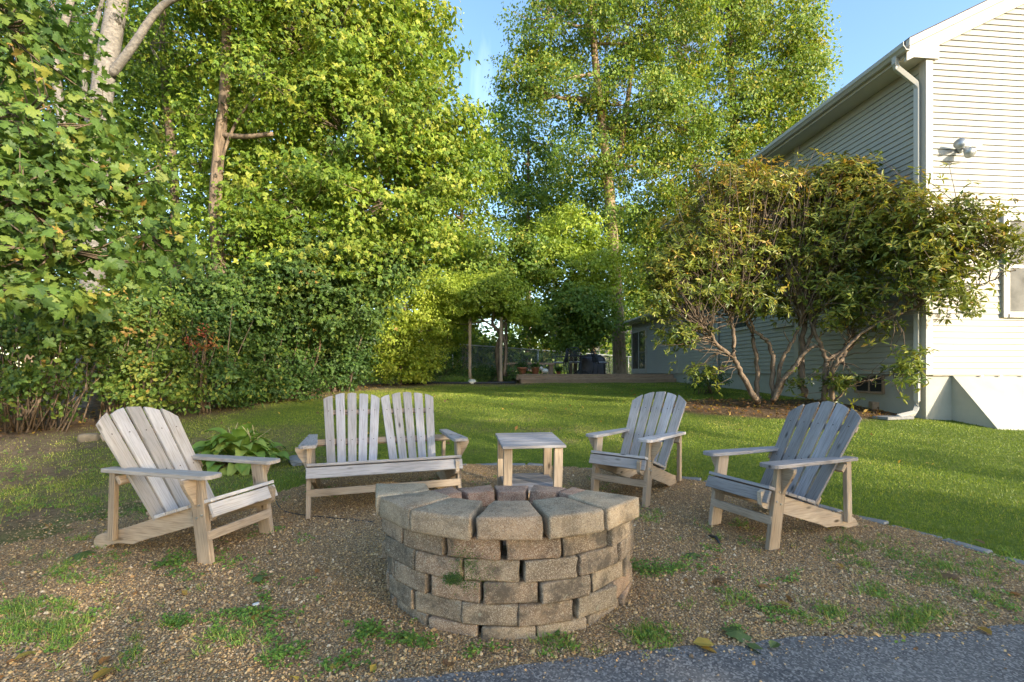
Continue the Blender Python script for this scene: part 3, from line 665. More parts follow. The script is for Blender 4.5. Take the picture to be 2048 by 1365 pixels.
seat_unit('adirondack_chair', at_ground(1.62, 3.36, 0), (-.92, -.39), .245, [(0, 0, 5)], .092, (M['wood_blue'], M['wood_tan']), 'darker blue-grey wooden garden chair farthest right, facing left', 'chair', tilt=(-.01, 0))
seat_unit('adirondack_bench', at_ground(-1.02, 3.90, 0), (.33, -.945), .60, [(-.270, -.268, 5), (.270, .268, 5)], .078, (M['wood_grey'], M['wood_tan']), 'two-seat grey wooden garden bench with twin fan backs', 'bench', slat_gap=.028, tilt=(-.02, 0), arc=.062)
# side table
TB = empty('side_table', at_ground(.135, 4.02), math.atan(.15), label='low square grey wooden side table with lower shelf, beside the bench', cat='table'); TB.rotation_euler = (.085, 0, math.atan(.15))
for sx in (-1, 1):
    for sy in (-1, 1): board('table_leg', TB, M['wood_tan'], (sx*.205, sy*.19, -.03), (sx*.205, sy*.19, .535), (1, 0, 0), .07, .036)
for z, hw, hd, nm in ((.548, .255, .25, 'top_plank'), (.185, .215, .235, 'shelf_plank')):
    for i in range(5):
        y = -hd+(i+.5)*2*hd/5; board(nm, TB, M['wood_blue'], (-hw, y, z), (hw, y, z), (0, 1, 0), 2*hd/5-.004, .022)
for sy in (-1, 1): board('apron', TB, M['wood_tan'], (-.17, sy*.19, .145), (.17, sy*.19, .145), (0, 0, 1), .04, .02)
# ------------------------------------------------------------------ house
HC = Vector((6.894, 7.91, 0)); HA = math.atan(.0884)
house = empty('house', (HC.x, HC.y, tz(HC.x, HC.y)), HA, label='pale vinyl-sided two-storey house with gable end and low rear wing', cat='house')
HZ0 = house.location.z
def hz(z): return z-HZ0                            # world height -> house space
SB, ST, EX = 1.167, 6.42, .1016                    # siding bottom, soffit height, exposure
GW, LY, AY = 8.4, 9.5, 14.45                       # gable width, main side length, end of the rear wing
RK0 = 6.57; RS = .507                              # underside of the rake at the corner, slope
def siding_gable(x0, x1, z, h):                    # a lapped course on the gable wall (faces -y)
    V = []
    for x in (x0, x1):
        V += [(x, .0, z), (x, -.021, z), (x, -.005, z+h), (x, .0, z+h)]
    return V, [(0, 1, 5, 4), (1, 2, 6, 5), (2, 3, 7, 6), (3, 0, 4, 7), (3, 2, 1, 0), (4, 5, 6, 7)]
def siding_side(y0, y1, z, h):
    V, Fc = siding_gable(y0, y1, z, h); return [(b, a, c) for a, b, c in V], [f[::-1] for f in Fc]
def part(name, V, Fc, mat, parent, bevel=0):
    me = pydata(name, V, Fc)
    if bevel: bev(me, bevel)
    return link(name, me, mat, parent)
def hbox(name, lo, hi, mat, parent, bevel=.003):
    mb = MB().box(lo, hi); return mb.build(name, mat, parent, False, bevel)
def wall_core(name, V, Fc): return part(name, V, Fc, M['siding'], house)
# wall bodies
zt = hz(ST); zb = hz(SB); zr = hz(RK0)+RS*GW/2
V = [(0.0, .0, zb), (GW, 0, zb), (GW, 0, hz(RK0)), (GW/2, 0, zr), (0, 0, hz(RK0))]; V = [(a, .002, c) for a, b, c in V]+[(a, .12, c) for a, b, c in V]
gw = wall_core('gable_wall', V, [(0, 1, 2, 3, 4), (9, 8, 7, 6, 5)]+[(i, (i+1) % 5+0 if False else (i+5), (i+1) % 5+5, (i+1) % 5) for i in range(5)])
sw = wall_core('side_wall', *MB().box((.002, .12, zb), (.14, LY, zt)).__dict__.values())
back = wall_core('rear_wall', *MB().box((.14, LY-.12, zb), (GW, LY-.002, zt)).__dict__.values())
far = wall_core('far_wall', *MB().box((GW-.12, .12, hz(.2)), (GW-.002, LY-.12, zt)).__dict__.values())
rw = wall_core('wing_wall', *MB().box((.002, LY, zb), (.14, AY, hz(3.42))).__dict__.values())
rend = wall_core('wing_end_wall', *MB().box((.14, AY-.12, hz(.6)), (5.5, AY-.002, hz(3.42))).__dict__.values())
ncz = int((hz(RK0)+RS*GW/2-zb)/EX)
for i in range(ncz):
    z = zb+i*EX; zz = z+EX
    xa, xb = .10, GW-.1
    if zz > zt: xa = max(xa, (z-hz(RK0))/RS-.03); xb = min(xb, GW-xa)
    if xb-xa < .3: continue
    cuts = [xa, xb]
    r = random.Random(i*7+3)
    if r.random() < .75: cuts = sorted([xa, xb, min(max(xa+.25, r.choice([.46, .92, 1.5, 3.2, 4.4])+r.uniform(-.06, .06)), xb-.3)])
    for a, b in zip(cuts[:-1], cuts[1:]):
        V, Fc = siding_gable(a, b-.003, z, EX-.0075); part('siding_board', V, Fc, M['siding'], gw)
for i in range(int((ST-SB)/EX)):
    z = zb+i*EX; r = random.Random(i*5+1); cuts = [.10, 3.05, 3.19, LY-.08]
    segs = [(.10, 3.05), (3.19, LY-.05)]
    for a, b in segs:
        if r.random() < .5:
            mid = a+(b-a)*r.uniform(.2, .8); pieces = [(a, mid-.002), (mid, b)]
        else: pieces = [(a, b)]
        for p0, p1 in pieces:
            V, Fc = siding_side(p0, p1, z, EX-.0075); part('siding_board', V, Fc, M['siding'], sw)
for i in range(int((3.42-SB)/EX)):
    z = zb+i*EX; V, Fc = siding_side(LY+.08, 12.5 if z < hz(3.05) else AY-.05, z, EX-.0075); part('siding_board', V, Fc, M['siding'], rw)
# corner and seam trim
hbox('corner_trim', (-.030, -.030, zb-.01), (.095, .0, zt), M['trim'], house); hbox('corner_trim', (-.030, .0, zb-.01), (.0, .095, zt), M['trim'], house)
hbox('seam_trim', (-.035, 3.055, zb-.25), (0, 3.185, zt), M['trim'], house)
hbox('seam_trim', (-.03, LY-.045, zb), (0, LY+.075, zt), M['trim'], house)
hbox('ledge_board', (-.07, 3.2, hz(2.29)), (-.0225, 3.95, hz(2.37)), M['trim'], house)
# foundation and bulkhead
hbox('foundation', (.03, .03, hz(-.6)), (GW-.03, LY, zb-.004), M['found'], house); hbox('wing_foundation', (.04, LY+.01, hz(-.2)), (5.4, AY-.03, zb-.004), M['found'], house)
hbox('drip_edge', (.10, -.026, zb-.022), (GW-.1, .01, zb-.004), M['trim'], house)
bx0, bx1, bp = .50, 2.3, .68; zg = hz(.05)
def wedge(x0, x1, y0, zt_, yb, zb_): return ([(x0, .029, zg), (x0, .029, zt_), (x0, yb, zb_), (x0, yb, zg), (x1, .029, zg), (x1, .029, zt_), (x1, yb, zb_), (x1, yb, zg)], [(0, 1, 2, 3), (7, 6, 5, 4), (1, 5, 6, 2), (2, 6, 7, 3), (0, 4, 5, 1), (3, 7, 4, 0)])
V, Fc = wedge(bx0, bx1, 0, zb-.03, -bp, hz(.30)); bk = part('bulkhead', V, Fc, M['found'], house)
V = [(bx0-.012, .02, zb-.026), (bx0-.012, -bp-.03, hz(.27)), (bx1+.01, .02, zb-.026), (bx1+.01, -bp-.03, hz(.27))]; V = V+[(a, b-.008, c+.018) for a, b, c in V]
part('bulkhead_door', V, [(0, 1, 3, 2), (4, 6, 7, 5), (0, 4, 5, 1), (2, 3, 7, 6), (0, 2, 6, 4), (1, 5, 7, 3)], M['found'], bk)
for x in (.93, 1.28, 1.7): hbox('bulkhead_clip', (x, -.07, zb-.035), (x+.05, -.027, zb-.022), M['galv'], bk, .002)
# roof, soffit, gutter, rake
ov, fo = .42, .13
ez = zt+.06; rz_ = ez+RS*(GW/2+ov); y0, y1 = -fo, LY+.3
for s in (-1, 1):
    xa = -ov if s < 0 else GW+ov; xm = GW/2
    V = [(xa, y0, ez+.105), (xm, y0, rz_+.105), (xm, y1, rz_+.105), (xa, y1, ez+.105)]; V = V+[(a, b, c+.085) for a, b, c in V]
    part('roof_slope', V, [(0, 1, 2, 3), (4, 7, 6, 5), (0, 4, 5, 1), (1, 5, 6, 2), (2, 6, 7, 3), (3, 7, 4, 0)] if s > 0 else [(3, 2, 1, 0), (5, 6, 7, 4), (1, 5, 4, 0), (2, 6, 5, 1), (3, 7, 6, 2), (0, 4, 7, 3)], M['shingle'], house)
    def rk(t0, t1, zl, zh, ya, yb, mat, nm):
        P = []
        for t in (t0, t1):
            x = xa+(t if s < 0 else -t); zz = ez+RS*t
            P += [(x, ya, zz+zl), (x, yb, zz+zl), (x, yb, zz+zh), (x, ya, zz+zh)]
        part(nm, P, [(0, 1, 2, 3), (7, 6, 5, 4), (0, 4, 5, 1), (1, 5, 6, 2), (2, 6, 7, 3), (3, 7, 4, 0)], mat, house)
    rk(-.0, GW/2+ov, -.16, .10, -.075, -.028, M['trim'], 'rake_board'); rk(-.02, GW/2+ov, .05, .165, -fo-.018, -.076, M['gutter'], 'rake_moulding')
    hbox('soffit', (-ov+.03 if s < 0 else GW+.0, -.02, zt), (0 if s < 0 else GW+ov-.03, LY+.25, zt+.03), M['soffit'], house)
    hbox('fascia', (-ov if s < 0 else GW+ov-.028, -.07, zt-.02), (-ov+.028 if s < 0 else GW+ov, LY+.25, zt+.17), M['trim'], house)
part('cornice_return', [(-ov-.0, -.066, zt-.03), (.17, -.066, zt-.03), (.17, -.066, zt+.20), (-ov, -.066, zt+.12), (-ov, -.0305, zt-.03), (.17, -.0305, zt-.03), (.17, -.0305, zt+.20), (-ov, -.0305, zt+.12)],
     [(0, 1, 2, 3), (7, 6, 5, 4), (0, 4, 5, 1), (1, 5, 6, 2), (2, 6, 7, 3), (3, 7, 4, 0)], M['trim'], house)
def gutter(x, ya, yb, z, parent):
    prof = [(0, .13), (0, 0), (-.07, 0), (-.10, .04), (-.125, .06), (-.125, .13), (-.115, .13), (-.115, .07), (-.065, .012), (-.008, .012), (-.008, .13)]
    n = len(prof); V = [(x+a, y, z+c) for y in (ya, yb) for a, c in prof]
    part('gutter', V, [(i, i+1, n+i+1, n+i) for i in range(n-1)]+[tuple(range(n))[::-1], tuple(range(n, 2*n))], M['gutter'], parent)
gutter(-ov-.002, -.14, LY+.25, zt+.03, house)
def rect_tube(name, pts, a, b, parent, mat):
    V, Fc = tube_np(pts, 1, 4); pts = [Vector(p) for p in pts]; mb = MB()
    mb.tube(pts, [a]*len(pts), 4); return mb.build(name, mat, parent, False, .004)
gz = hz(tz(6.6, 7.7))
rect_tube('downspout', [(-ov-.06, .08, zt+.05), (-ov-.06, .08, zt-.06), (-ov-.03, .08, zt-.13), (-.12, .08, zt-.36), (-.085, .08, zt-.46), (-.085, .08, hz(.72)), (-.10, .07, hz(.60)), (-.22, .0, hz(.52)), (-.62, -.12, hz(.47))], .05, .05, house, M['gutter'])
rect_tube('downspout', [(-.075, 6.55, hz(3.9)), (-.075, 6.55, hz(.75))], .045, .045, house, M['galv'])
# rear wing roof
V = [(-.35, LY-.1, hz(3.45)), (-.35, AY+.25, hz(3.45)), (3.0, AY+.25, hz(4.7)), (3.0, LY-.1, hz(4.7))]; V = V+[(a, b, c+.12) for a, b, c in V]
part('wing_roof', V, [(0, 1, 2, 3), (7, 6, 5, 4), (0, 4, 5, 1), (1, 5, 6, 2), (2, 6, 7, 3), (3, 7, 4, 0)], M['shingle'], house)
hbox('wing_soffit', (-.33, LY-.1, hz(3.40)), (0, AY+.2, hz(3.43)), M['soffit'], house); hbox('wing_fascia', (-.36, LY-.1, hz(3.38)), (-.332, AY+.24, hz(3.56)), M['trim'], house)
gutter(-.362, LY, AY+.2, hz(3.42), house)
# windows
def window_side(ya, yb, za, zc):                   # on the side wall
    wn = hbox('window', (-.034, ya, za), (-.0, yb, zc), M['glass'], house, 0)
    for lo, hi in (((-.05, ya-.07, za-.08), (-.0, ya, zc+.07)), ((-.05, yb, za-.08), (-.0, yb+.07, zc+.07)), ((-.05, ya, zc), (-.0, yb, zc+.07)), ((-.065, ya-.0, za-.08), (-.0, yb, za)), ((-.045, ya, (za+zc)/2-.02), (-.035, yb, (za+zc)/2+.02))):
        hbox('window_frame', lo, hi, M['trim'], wn, .003)
window_side(5.1, 5.75, hz(2.45), hz(3.6)); window_side(6.9, 7.7, hz(2.45), hz(3.6)); window_side(2.0, 2.7, hz(3.9), hz(5.1))
wx0, wx1, wz0, wz1 = 1.45, 2.5, hz(2.22), hz(3.75)
wn = hbox('window', (wx0, -.034, wz0), (wx1, 0, wz1), M['screen'], house, 0)
for lo, hi in (((wx0-.09, -.06, wz0-.1), (wx0, 0, wz1+.09)), ((wx1, -.06, wz0-.1), (wx1+.09, 0, wz1+.09)), ((wx0, -.06, wz1), (wx1, 0, wz1+.09)), ((wx0, -.075, wz0-.1), (wx1, 0, wz0-.04)), ((wx0, -.052, wz0-.04), (wx1, -.0, wz0)), ((wx0+.04, -.045, (wz0+wz1)/2-.03), (wx1, -.035, (wz0+wz1)/2+.03)), ((wx0, -.05, wz0), (wx0+.04, -.035, wz1))):
    hbox('window_frame', lo, hi, M['gutter'], wn, .003)
wn = hbox('basement_window', (.018, .85, hz(.84)), (.026, 1.45, hz(1.13)), M['dark'], house, 0)
for lo, hi in (((-.01, .82, hz(.80)), (.03, .85, hz(1.15))), ((-.01, 1.45, hz(.80)), (.03, 1.48, hz(1.15))), ((-.01, .85, hz(.80)), (.03, 1.45, hz(.84))), ((.0, 1.13, hz(.84)), (.016, 1.16, hz(1.13)))): hbox('window_frame', lo, hi, M['deck_wood'], wn, .002)
# sliding door of the wing
dr = hbox('sliding_door', (-.034, 12.62, hz(1.36)), (-.006, 14.25, hz(3.0)), M['glass'], house, 0)
for lo, hi in (((-.05, 12.52, hz(1.15)), (0, 12.62, hz(3.1))), ((-.05, 14.25, hz(1.15)), (0, 14.36, hz(3.1))), ((-.05, 12.62, hz(3.0)), (0, 14.25, hz(3.1))), ((-.05, 12.62, hz(1.15)), (0, 14.25, hz(1.36))), ((-.046, 13.39, hz(1.36)), (-.035, 13.47, hz(3.0)))): hbox('door_frame', lo, hi, M['trim'], dr, .003)
# floodlight under the gable
def hw(p): return house.matrix_basis @ Vector(p) if False else Matrix.Translation(house.location) @ Matrix.Rotation(HA, 4, 'Z') @ Vector(p)
FL = hw((.60, -.024, hz(4.93))); fl = empty('security_light', FL, HA, label='twin-head white security floodlight fixed high on the gable siding', cat='light')
mb = MB(); mb.tube([(0, 0, 0), (0, -.03, 0)], [.07, .06], 14); mb.build('base_plate', M['galv'], fl, True)
def lamp(d, tilt):
    mb = MB(); D = Vector(d).normalized(); s = D*.06+Vector((0, -.05, 0)); mb.tube([(0, -.03, 0), s], [.018, .018], 6)
    mb.tube([s, s+D*.05, s+D*.13, s+D*.17], [.03, .045, .075, .08], 12); mb.build('lamp_head', M['galv'], fl, True)
lamp((-.8, -.45, .05), 0); lamp((-.15, -.5, -.55), 0)
mb = MB(); mb.box((.02, -.07, .02), (.12, -.02, .06)); mb.box((.10, -.05, .05), (.34, -.03, .075)); mb.build('sensor_arm', M['galv'], fl, False, .004)
# splash block, planter timber, firewood round by the foundation
p = G(1790, 838); o = tag(link('splash_block', prism_me('splash_block', [(-.32, -.13), (.28, -.10), (.28, .10), (-.32, .13)], .05, .008), M['paver']), 'dark flat splash block under the downspout outlet', 'splash block'); o.location = (p.x, p.y, p.z+.02); o.rotation_euler = (0, 0, .25)
a = G(1690, 800); bq = G(1752, 820); o = board('landscape_timber', None, M['deck_wood'], (a.x, a.y, a.z+.07), (bq.x, bq.y, bq.z+.07), (0, 0, 1), .15, .12, .012); tag(o, 'mossy landscape timber lying by the basement window', 'timber')
p = G(1638, 792); mb = MB(); mb.tube([(0, 0, 0), (.01, 0, .12), (0, 0, .34)], [.15, .145, .14], 14); o = mb.build('log_round', M['bark'], None, True); o.location = (p.x, p.y+.5, tz(p.x, p.y+.5)); tag(o, 'short upright log round beside the foundation behind the rhododendron', 'log')
# ------------------------------------------------------------------ deck with its things
DK = empty('deck', (3.0, 17.3, tz(3.0, 17.3)), HA, label='low wooden deck with one step along its front, behind the lawn', cat='deck'); D0 = DK.location.z
dt = 1.13-D0; xl, xr = -2.86, 2.98
for i in range(22):
    y = .02+i*.215
    if y > 4.6: break
    board('deck_board', DK, M['deck_wood'], (xl, y+.1, dt-.02), (xr, y+.1, dt-.02), (0, 1, 0), .205, .038, .004)
board('fascia_board', DK, M['deck_wood'], (xl, -.005, dt-.125), (xr, -.005, dt-.125), (0, 0, 1), .165, .036)
board('step_board', DK, M['deck_wood'], (xl+.12, -.14, dt-.165), (xr, -.14, dt-.165), (0, 1, 0), .24, .036)
board('step_riser', DK, M['deck_wood'], (xl+.14, -.235, dt-.265), (xr, -.235, dt-.265), (0, 0, 1), .155, .034)
for i in range(4): board('joist_post', DK, M['deck_wood'], (xl+.15+i*1.85, .2, -.05), (xl+.15+i*1.85, .2, dt-.05), (0, 1, 0), .09, .09)
def dk(px, Y, z=1.13): q_ = W(px, HZ, Y); return Vector((q_.x, q_.y, z))
def pot(px, Y, r, h, label, plant, kind='bowl'):
    o = empty('flower_pot', dk(px, Y, 1.134), label=label, cat='flower pot'); mb = MB()
    mb.lathe([(0, 0), (r*.62, 0), (r*.92, h*.8), (r*1.02, h*.8), (r*1.04, h), (r*.92, h), (r*.88, h*.84), (0, h*.84)], 18); mb.build('pot', M['terracotta'], o, True)
    n = 260; a = RNG.uniform(0, 6.28, n); rr = r*.9*RNG.random(n)**.5; hh = plant*RNG.random(n)
    pos = np.stack([np.cos(a)*rr*(1+.4*hh/max(plant, .01)), np.sin(a)*rr*(1+.4*hh/max(plant, .01)), h*.85+hh], -1)
    leaves('plant', pos, np.stack([RNG.normal(0, .5, n), RNG.normal(0, .5, n)-.3, np.ones(n)], -1), RNG.normal(size=(n, 3)), RNG.uniform(.05, .11, n), RNG.normal(.4, .2, n), T_LEAF, M['lf_dark'], o)
    return o
pot(1044, 17.6, .19, .25, 'wide terracotta bowl with leafy plant at the deck edge', .22)
pt = pot(1071, 17.75, .155, .26, 'round terracotta pot with tall spiky grass, right of the wide bowl', .14)
n = 24; a = RNG.uniform(0, 6.28, n); leaves('spike_leaves', np.tile([[0, 0, .24]], (n, 1)), np.stack([-np.sin(a), np.cos(a), np.zeros(n)], -1), np.stack([np.cos(a)*.75, np.sin(a)*.4, np.ones(n)], -1), RNG.uniform(.35, .75, n), RNG.normal(.5, .2, n), T_BLADE, M['lf_weed'], pt, None, np.full(n, .022))
pot(1117, 17.6, .10, .10, 'small terracotta pot standing under the iron chair', .16)
bn_ = empty('deck_bench', dk(1066, 18.35), HA, label='plank bench on wooden post legs along the deck edge', cat='bench')
board('seat_plank', bn_, M['deck_wood'], (-1.05, 0, .40), (.82, 0, .40), (0, 1, 0), .36, .075); 
for x in (-.82, .70): board('bench_leg', bn_, M['deck_wood'], (x, 0, 0), (x, 0, .362), (1, 0, 0), .16, .2)
bn_.children[0].data.materials.clear(); bn_.children[0].data.materials.append(M['wood_tan'])
fg = empty('dog_figurine', dk(1090, 17.7), label='small white and tan animal figurine standing on the deck', cat='figurine')
mb = MB(); mb.tube([(-.12, 0, .10), (-.06, 0, .13), (.06, 0, .12), (.12, 0, .11)], [.05, .085, .08, .05], 10); mb.build('body', M['white_thing'], fg, True)
mb = MB(); mb.tube([(-.13, -.03, .18), (-.15, -.05, .22), (-.15, -.07, .27)], [.05, .07, .04], 10); mb.tube([(-.15, -.08, .21), (-.16, -.16, .19)], [.035, .025], 8); mb.build('head', M['white_thing'], fg, True)
for x, y in ((-.1, -.03), (-.1, .03), (.1, -.03), (.1, .03)): mb = MB(); mb.tube([(x, y, .1), (x, y, 0)], [.025, .03], 6); mb.build('paw', M['straw'], fg, True)
def iron_chair(px, Y, rz, label):
    c = empty('iron_chair', dk(px, Y, 1.132), rz, label=label, cat='chair')
    mb = MB(); mb.tube(smooth_pts([(-.22, .22, .42), (-.24, .30, .7), (-.16, .33, .93), (0, .34, .98), (.16, .33, .93), (.24, .30, .7), (.22, .22, .42)], 3), .016, 6)
    for i in range(-3, 4):
        mb.tube([(i*.06-.12, .25+.02, .46), (i*.06+.1, .325, .90-.012*i*i)], .009, 4); mb.tube([(i*.06+.12, .25+.02, .46), (i*.06-.1, .325, .90-.012*i*i)], .009, 4)
    for k in range(5):
        z = .5+k*.09; mb.tube([(.05*math.cos(t)*1.2, .28+.02*k/2, z+.04*math.sin(t)) for t in np.linspace(0, 6.28, 9)], .008, 4)
    mb.build('backrest', M['iron'], c, True)
    mb = MB(); mb.tube([(.24*math.cos(t), .24*math.sin(t), .43) for t in np.linspace(0, 6.283, 17)], .016, 6); mb.build('seat_ring', M['iron'], c, True)
    mb = MB(); mb.lathe([(0, .40), (.2, .405), (.235, .43), (.22, .47), (0, .485)], 16); mb.build('cushion', M['cushion'], c, True)
    for x, y in ((-.2, -.2), (.2, -.2), (-.2, .22), (.2, .22)):
        mb = MB(); mb.tube([(x, y, .43), (x*1.1, y*1.1, .2), (x*1.25, y*1.25, 0)], [.017, .014, .014], 6); mb.build('leg', M['iron'], c, True)
    for s in (-1, 1):
        mb = MB(); mb.tube(smooth_pts([(s*.23, .26, .68), (s*.29, .0, .67), (s*.28, -.2, .66), (s*.22, -.2, .43)], 3), .014, 6); mb.build('arm', M['iron'], c, True)
    return c
iron_chair(1118, 18.5, -1.9, 'wrought iron patio chair left of the deck table, next to the bench')
iron_chair(1150, 17.75, 2.9, 'wrought iron patio chair in front of the deck table')
iron_chair(1203, 18.5, 1.8, 'wrought iron patio chair right of the deck table, by the grill')
tb = empty('iron_table', dk(1160, 18.75), label='round black iron patio table between the deck chairs', cat='table')
mb = MB(); mb.lathe([(0, .70), (.56, .70), (.58, .715), (.56, .73), (0, .735)], 28); mb.build('tabletop', M['iron'], tb, True)
mb = MB(); mb.tube([(0, 0, .7), (0, 0, .12)], .035, 8); mb.build('pedestal', M['iron'], tb, True)
for k in range(3): mb = MB(); mb.tube([(0, 0, .14), (.2*math.cos(k*2.1), .2*math.sin(k*2.1), .12), (.36*math.cos(k*2.1), .36*math.sin(k*2.1), 0)], .025, 6); mb.build('foot', M['iron'], tb, True)
gl = empty('covered_grill', dk(1184, 19.6), HA, label='barbecue grill under a dark cloth cover on the deck', cat='grill')
prof = [(.0, .9, .62), (.15, .88, .62), (.5, .86, .60), (.66, .8, .55), (.78, .5, .45), (.83, .25, .2)]
V = []; Fc = []; n = 20
for z, a, d in prof:
    for k in range(n):
        t_ = 2*math.pi*k/n; cx, sx = math.cos(t_), math.sin(t_)
        V.append((.62*a*math.copysign(abs(cx)**.5, cx)*(1+.03*math.sin(5*t_+z*4)), d*.55*math.copysign(abs(sx)**.5, sx)*(1+.03*math.cos(6*t_)), z))
for i in range(len(prof)-1):
    for k in range(n): Fc.append((i*n+k, i*n+(k+1) % n, (i+1)*n+(k+1) % n, (i+1)*n+k))
Fc.append(tuple(range((len(prof)-1)*n, len(prof)*n))); link('cover', pydata('cover', V, Fc, True), M['cover'], gl)
# ------------------------------------------------------------------ chain link fence behind
fa, fb_ = W(905, 688, 22.0), W(1345, 720, 35.0)
fn = empty('chain_link_fence', (fa.x, fa.y, tz(fa.x, fa.y)), label='galvanised chain-link fence with round posts behind the deck', cat='fence'); f0 = fn.location
def fpt(t): return fa.lerp(fb_, t)-f0
mb = MB(); mb.tube([fpt(0), fpt(.5), fpt(1)], .026, 8); mb.build('top_rail', M['galv'], fn, True)
for k in range(8):
    p = fpt(k/7); q_ = fa.lerp(fb_, k/7); mb = MB(); mb.tube([(p.x, p.y, tz(q_.x, q_.y)-f0.z-.1), p+Vector((0, 0, .03))], .034, 8); mb.build('fence_post', M['galv'], fn, True)
mb = MB(); Lf = (fb_-fa).length; nw = int(Lf/.085)
for k in range(nw):
    for s in (0, 1):
        t0, t1 = k/nw, min((k+13)/nw, 1); a, c = fpt(t0), fpt(t1); h = 1.15
        p0 = a-Vector((0, 0, h if s else .03)); p1 = c-Vector((0, 0, .03 if s else h)); mb.tube([p0, p1], .0035, 3)
tag(mb.build('wire_mesh', M['galv'], fn), kind='stuff')
# ------------------------------------------------------------------ neighbouring house glimpsed beyond the fence
NH = empty('neighbour_house', (9.5, 47, tz(9.5, 47)), .15, label='pale neighbouring house glimpsed between trees beyond the fence', cat='house')
hbox('wall', (-4, 0, 0), (5, 8, 3.2), M['siding'], NH); 
for i in range(26): board('siding_board', NH, M['siding'], (-4, -.012, .06+i*.12), (5, -.012, .06+i*.12), (0, .18, 1), .118, .012, 0)
V = [(-4.5, -.6, 3.15), (5.5, -.6, 3.15), (5.5, 4, 5.4), (-4.5, 4, 5.4), (5.5, 8.6, 3.15), (-4.5, 8.6, 3.15)]; part('roof', V, [(0, 1, 2, 3), (3, 2, 4, 5), (1, 0, 5, 4), (1, 4, 2), (0, 3, 5)], M['shingle'], NH)
for x in (-2.6, .6, 3.2):
    wn = hbox('window', (x, -.05, 1.0), (x+1, -.03, 2.3), M['glass'], NH); hbox('window_frame', (x-.08, -.06, .92), (x+1.08, -.052, 1.0), M['trim'], wn)
# ------------------------------------------------------------------ vegetation: left side
def gp(px, Y): x = (px-1024)/F*Y; return Vector((x, Y, tz(x, Y)))
Lo = lobe
# near maple reaching in from the left
b = Vector((-6.4, 4.6, tz(-6.4, 4.6)))
tree('maple_tree', b, [b, b+Vector((.15, 0, 1.8)), b+Vector((.5, -.1, 3.4)), b+Vector((1.2, -.2, 5))], .16,
     [Lo(0, 60, 150, 120, 4.6), Lo(60, 250, 160, 110, 4.3), Lo(40, 400, 170, 110, 4.1), Lo(230, 380, 110, 70, 4.6), Lo(110, 500, 170, 60, 3.9), Lo(60, 585, 120, 42, 3.7, .5), Lo(290, 470, 80, 50, 4.5), Lo(200, 250, 90, 70, 5.0, None, .4), Lo(-120, 300, 150, 260, 4.4)],
     700, 10, .20, .09, T_BIG, 'lf_near', 'bark', 'near maple with large leaves hanging in from the left edge', tint=(.42, .25), up=.45, out=.6, droop=.5, flat=.5, shell=.35, twig=.6)
# pale leaning trunk with arching limb
Yb = 9.2; b = gp(175, Yb)
tree('pale_barked_tree', b, [b, W(188, 500, Yb), W(203, 200, Yb), W(222, 80, Yb), W(243, -40, Yb), W(275, -220, Yb)], .20,
     [Lo(330, -80, 150, 90, 9.4), Lo(190, -150, 180, 90, 9.2), Lo(480, -30, 120, 60, 9.6), Lo(120, 40, 110, 80, 9.8, None, .6), Lo(300, 90, 90, 60, 10.2, None, .4)],
     330, 22, .33, .085, T_LEAF, 'lf_maple', 'bark_pale', 'pale smooth-barked leaning trunk with an arching limb, upper left', tint=(.42, .22), limbs=False, r1=.75, sides=14,
     extra=[([W(222, 150, Yb), W(262, 98, Yb-.1), W(325, 12, Yb-.2), W(400, -12, Yb-.3), W(520, -2, Yb-.4)], .085, .035), ([W(190, 330, Yb), W(168, 150, Yb+.3), W(200, 20, Yb+.4), W(225, -60, Yb+.4)], .06, .03), ([W(160, 420, Yb), W(112, 150, Yb+.2), W(140, 10, Yb+.2), W(160, -80, Yb+.2)], .09, .05)])
# tan sunlit trunk with sawn stub
Yc = 10.0; b = gp(440, Yc)
tree('broken_trunk_tree', b, [b, W(440, 560, Yc), W(430, 430, Yc), W(438, 300, Yc), W(448, 200, Yc), W(452, 90, Yc), W(458, -60, Yc)], .145,
     [Lo(470, -40, 140, 110, 10.3), Lo(420, 120, 110, 70, 10.6, None, .6), Lo(520, 150, 110, 80, 9.9, None, .5), Lo(400, 330, 90, 70, 10.8, None, .6), Lo(440, 470, 100, 60, 9.6, None, .7), Lo(480, 90, 60, 60, 9.7, None, .4), Lo(390, 230, 50, 60, 9.8, None, .5)],
     420, 24, .38, .10, T_MAP, 'lf_maple', 'bark', 'tan sunlit trunk with a sawn-off stub, left of the big maple', tint=(.5, .25), r1=.55, limbs=False,
     extra=[([W(438, 270, Yc), W(490, 274, Yc-.1), W(545, 268, Yc-.2)], .06, .045), ([W(440, 330, Yc), W(470, 250, Yc-.1), W(520, 190, Yc-.2), W(590, 180, Yc-.2)], .035, .012)])
Yd = 11.5; b = gp(350, Yd)
tree('slender_tree', b, [b, W(352, 520, Yd), W(346, 330, Yd), W(332, 200, Yd), W(325, 60, Yd), W(330, -80, Yd)], .12,
     [Lo(300, 120, 110, 120, 11.8, None, .8), Lo(350, 250, 90, 80, 12, None, .5), Lo(260, 300, 90, 90, 12, None, .6), Lo(330, -60, 140, 90, 11.5), Lo(330, 420, 90, 70, 11.2, None, .8), Lo(320, 540, 100, 60, 10.8, None, .8), Lo(250, 120, 90, 90, 11, None, .7)],
     420, 24, .42, .10, T_MAP, 'lf_maple', 'bark', 'slender mottled trunk between the pale trunk and the sawn-off trunk', tint=(.4, .22), r1=.5, limbs=False)
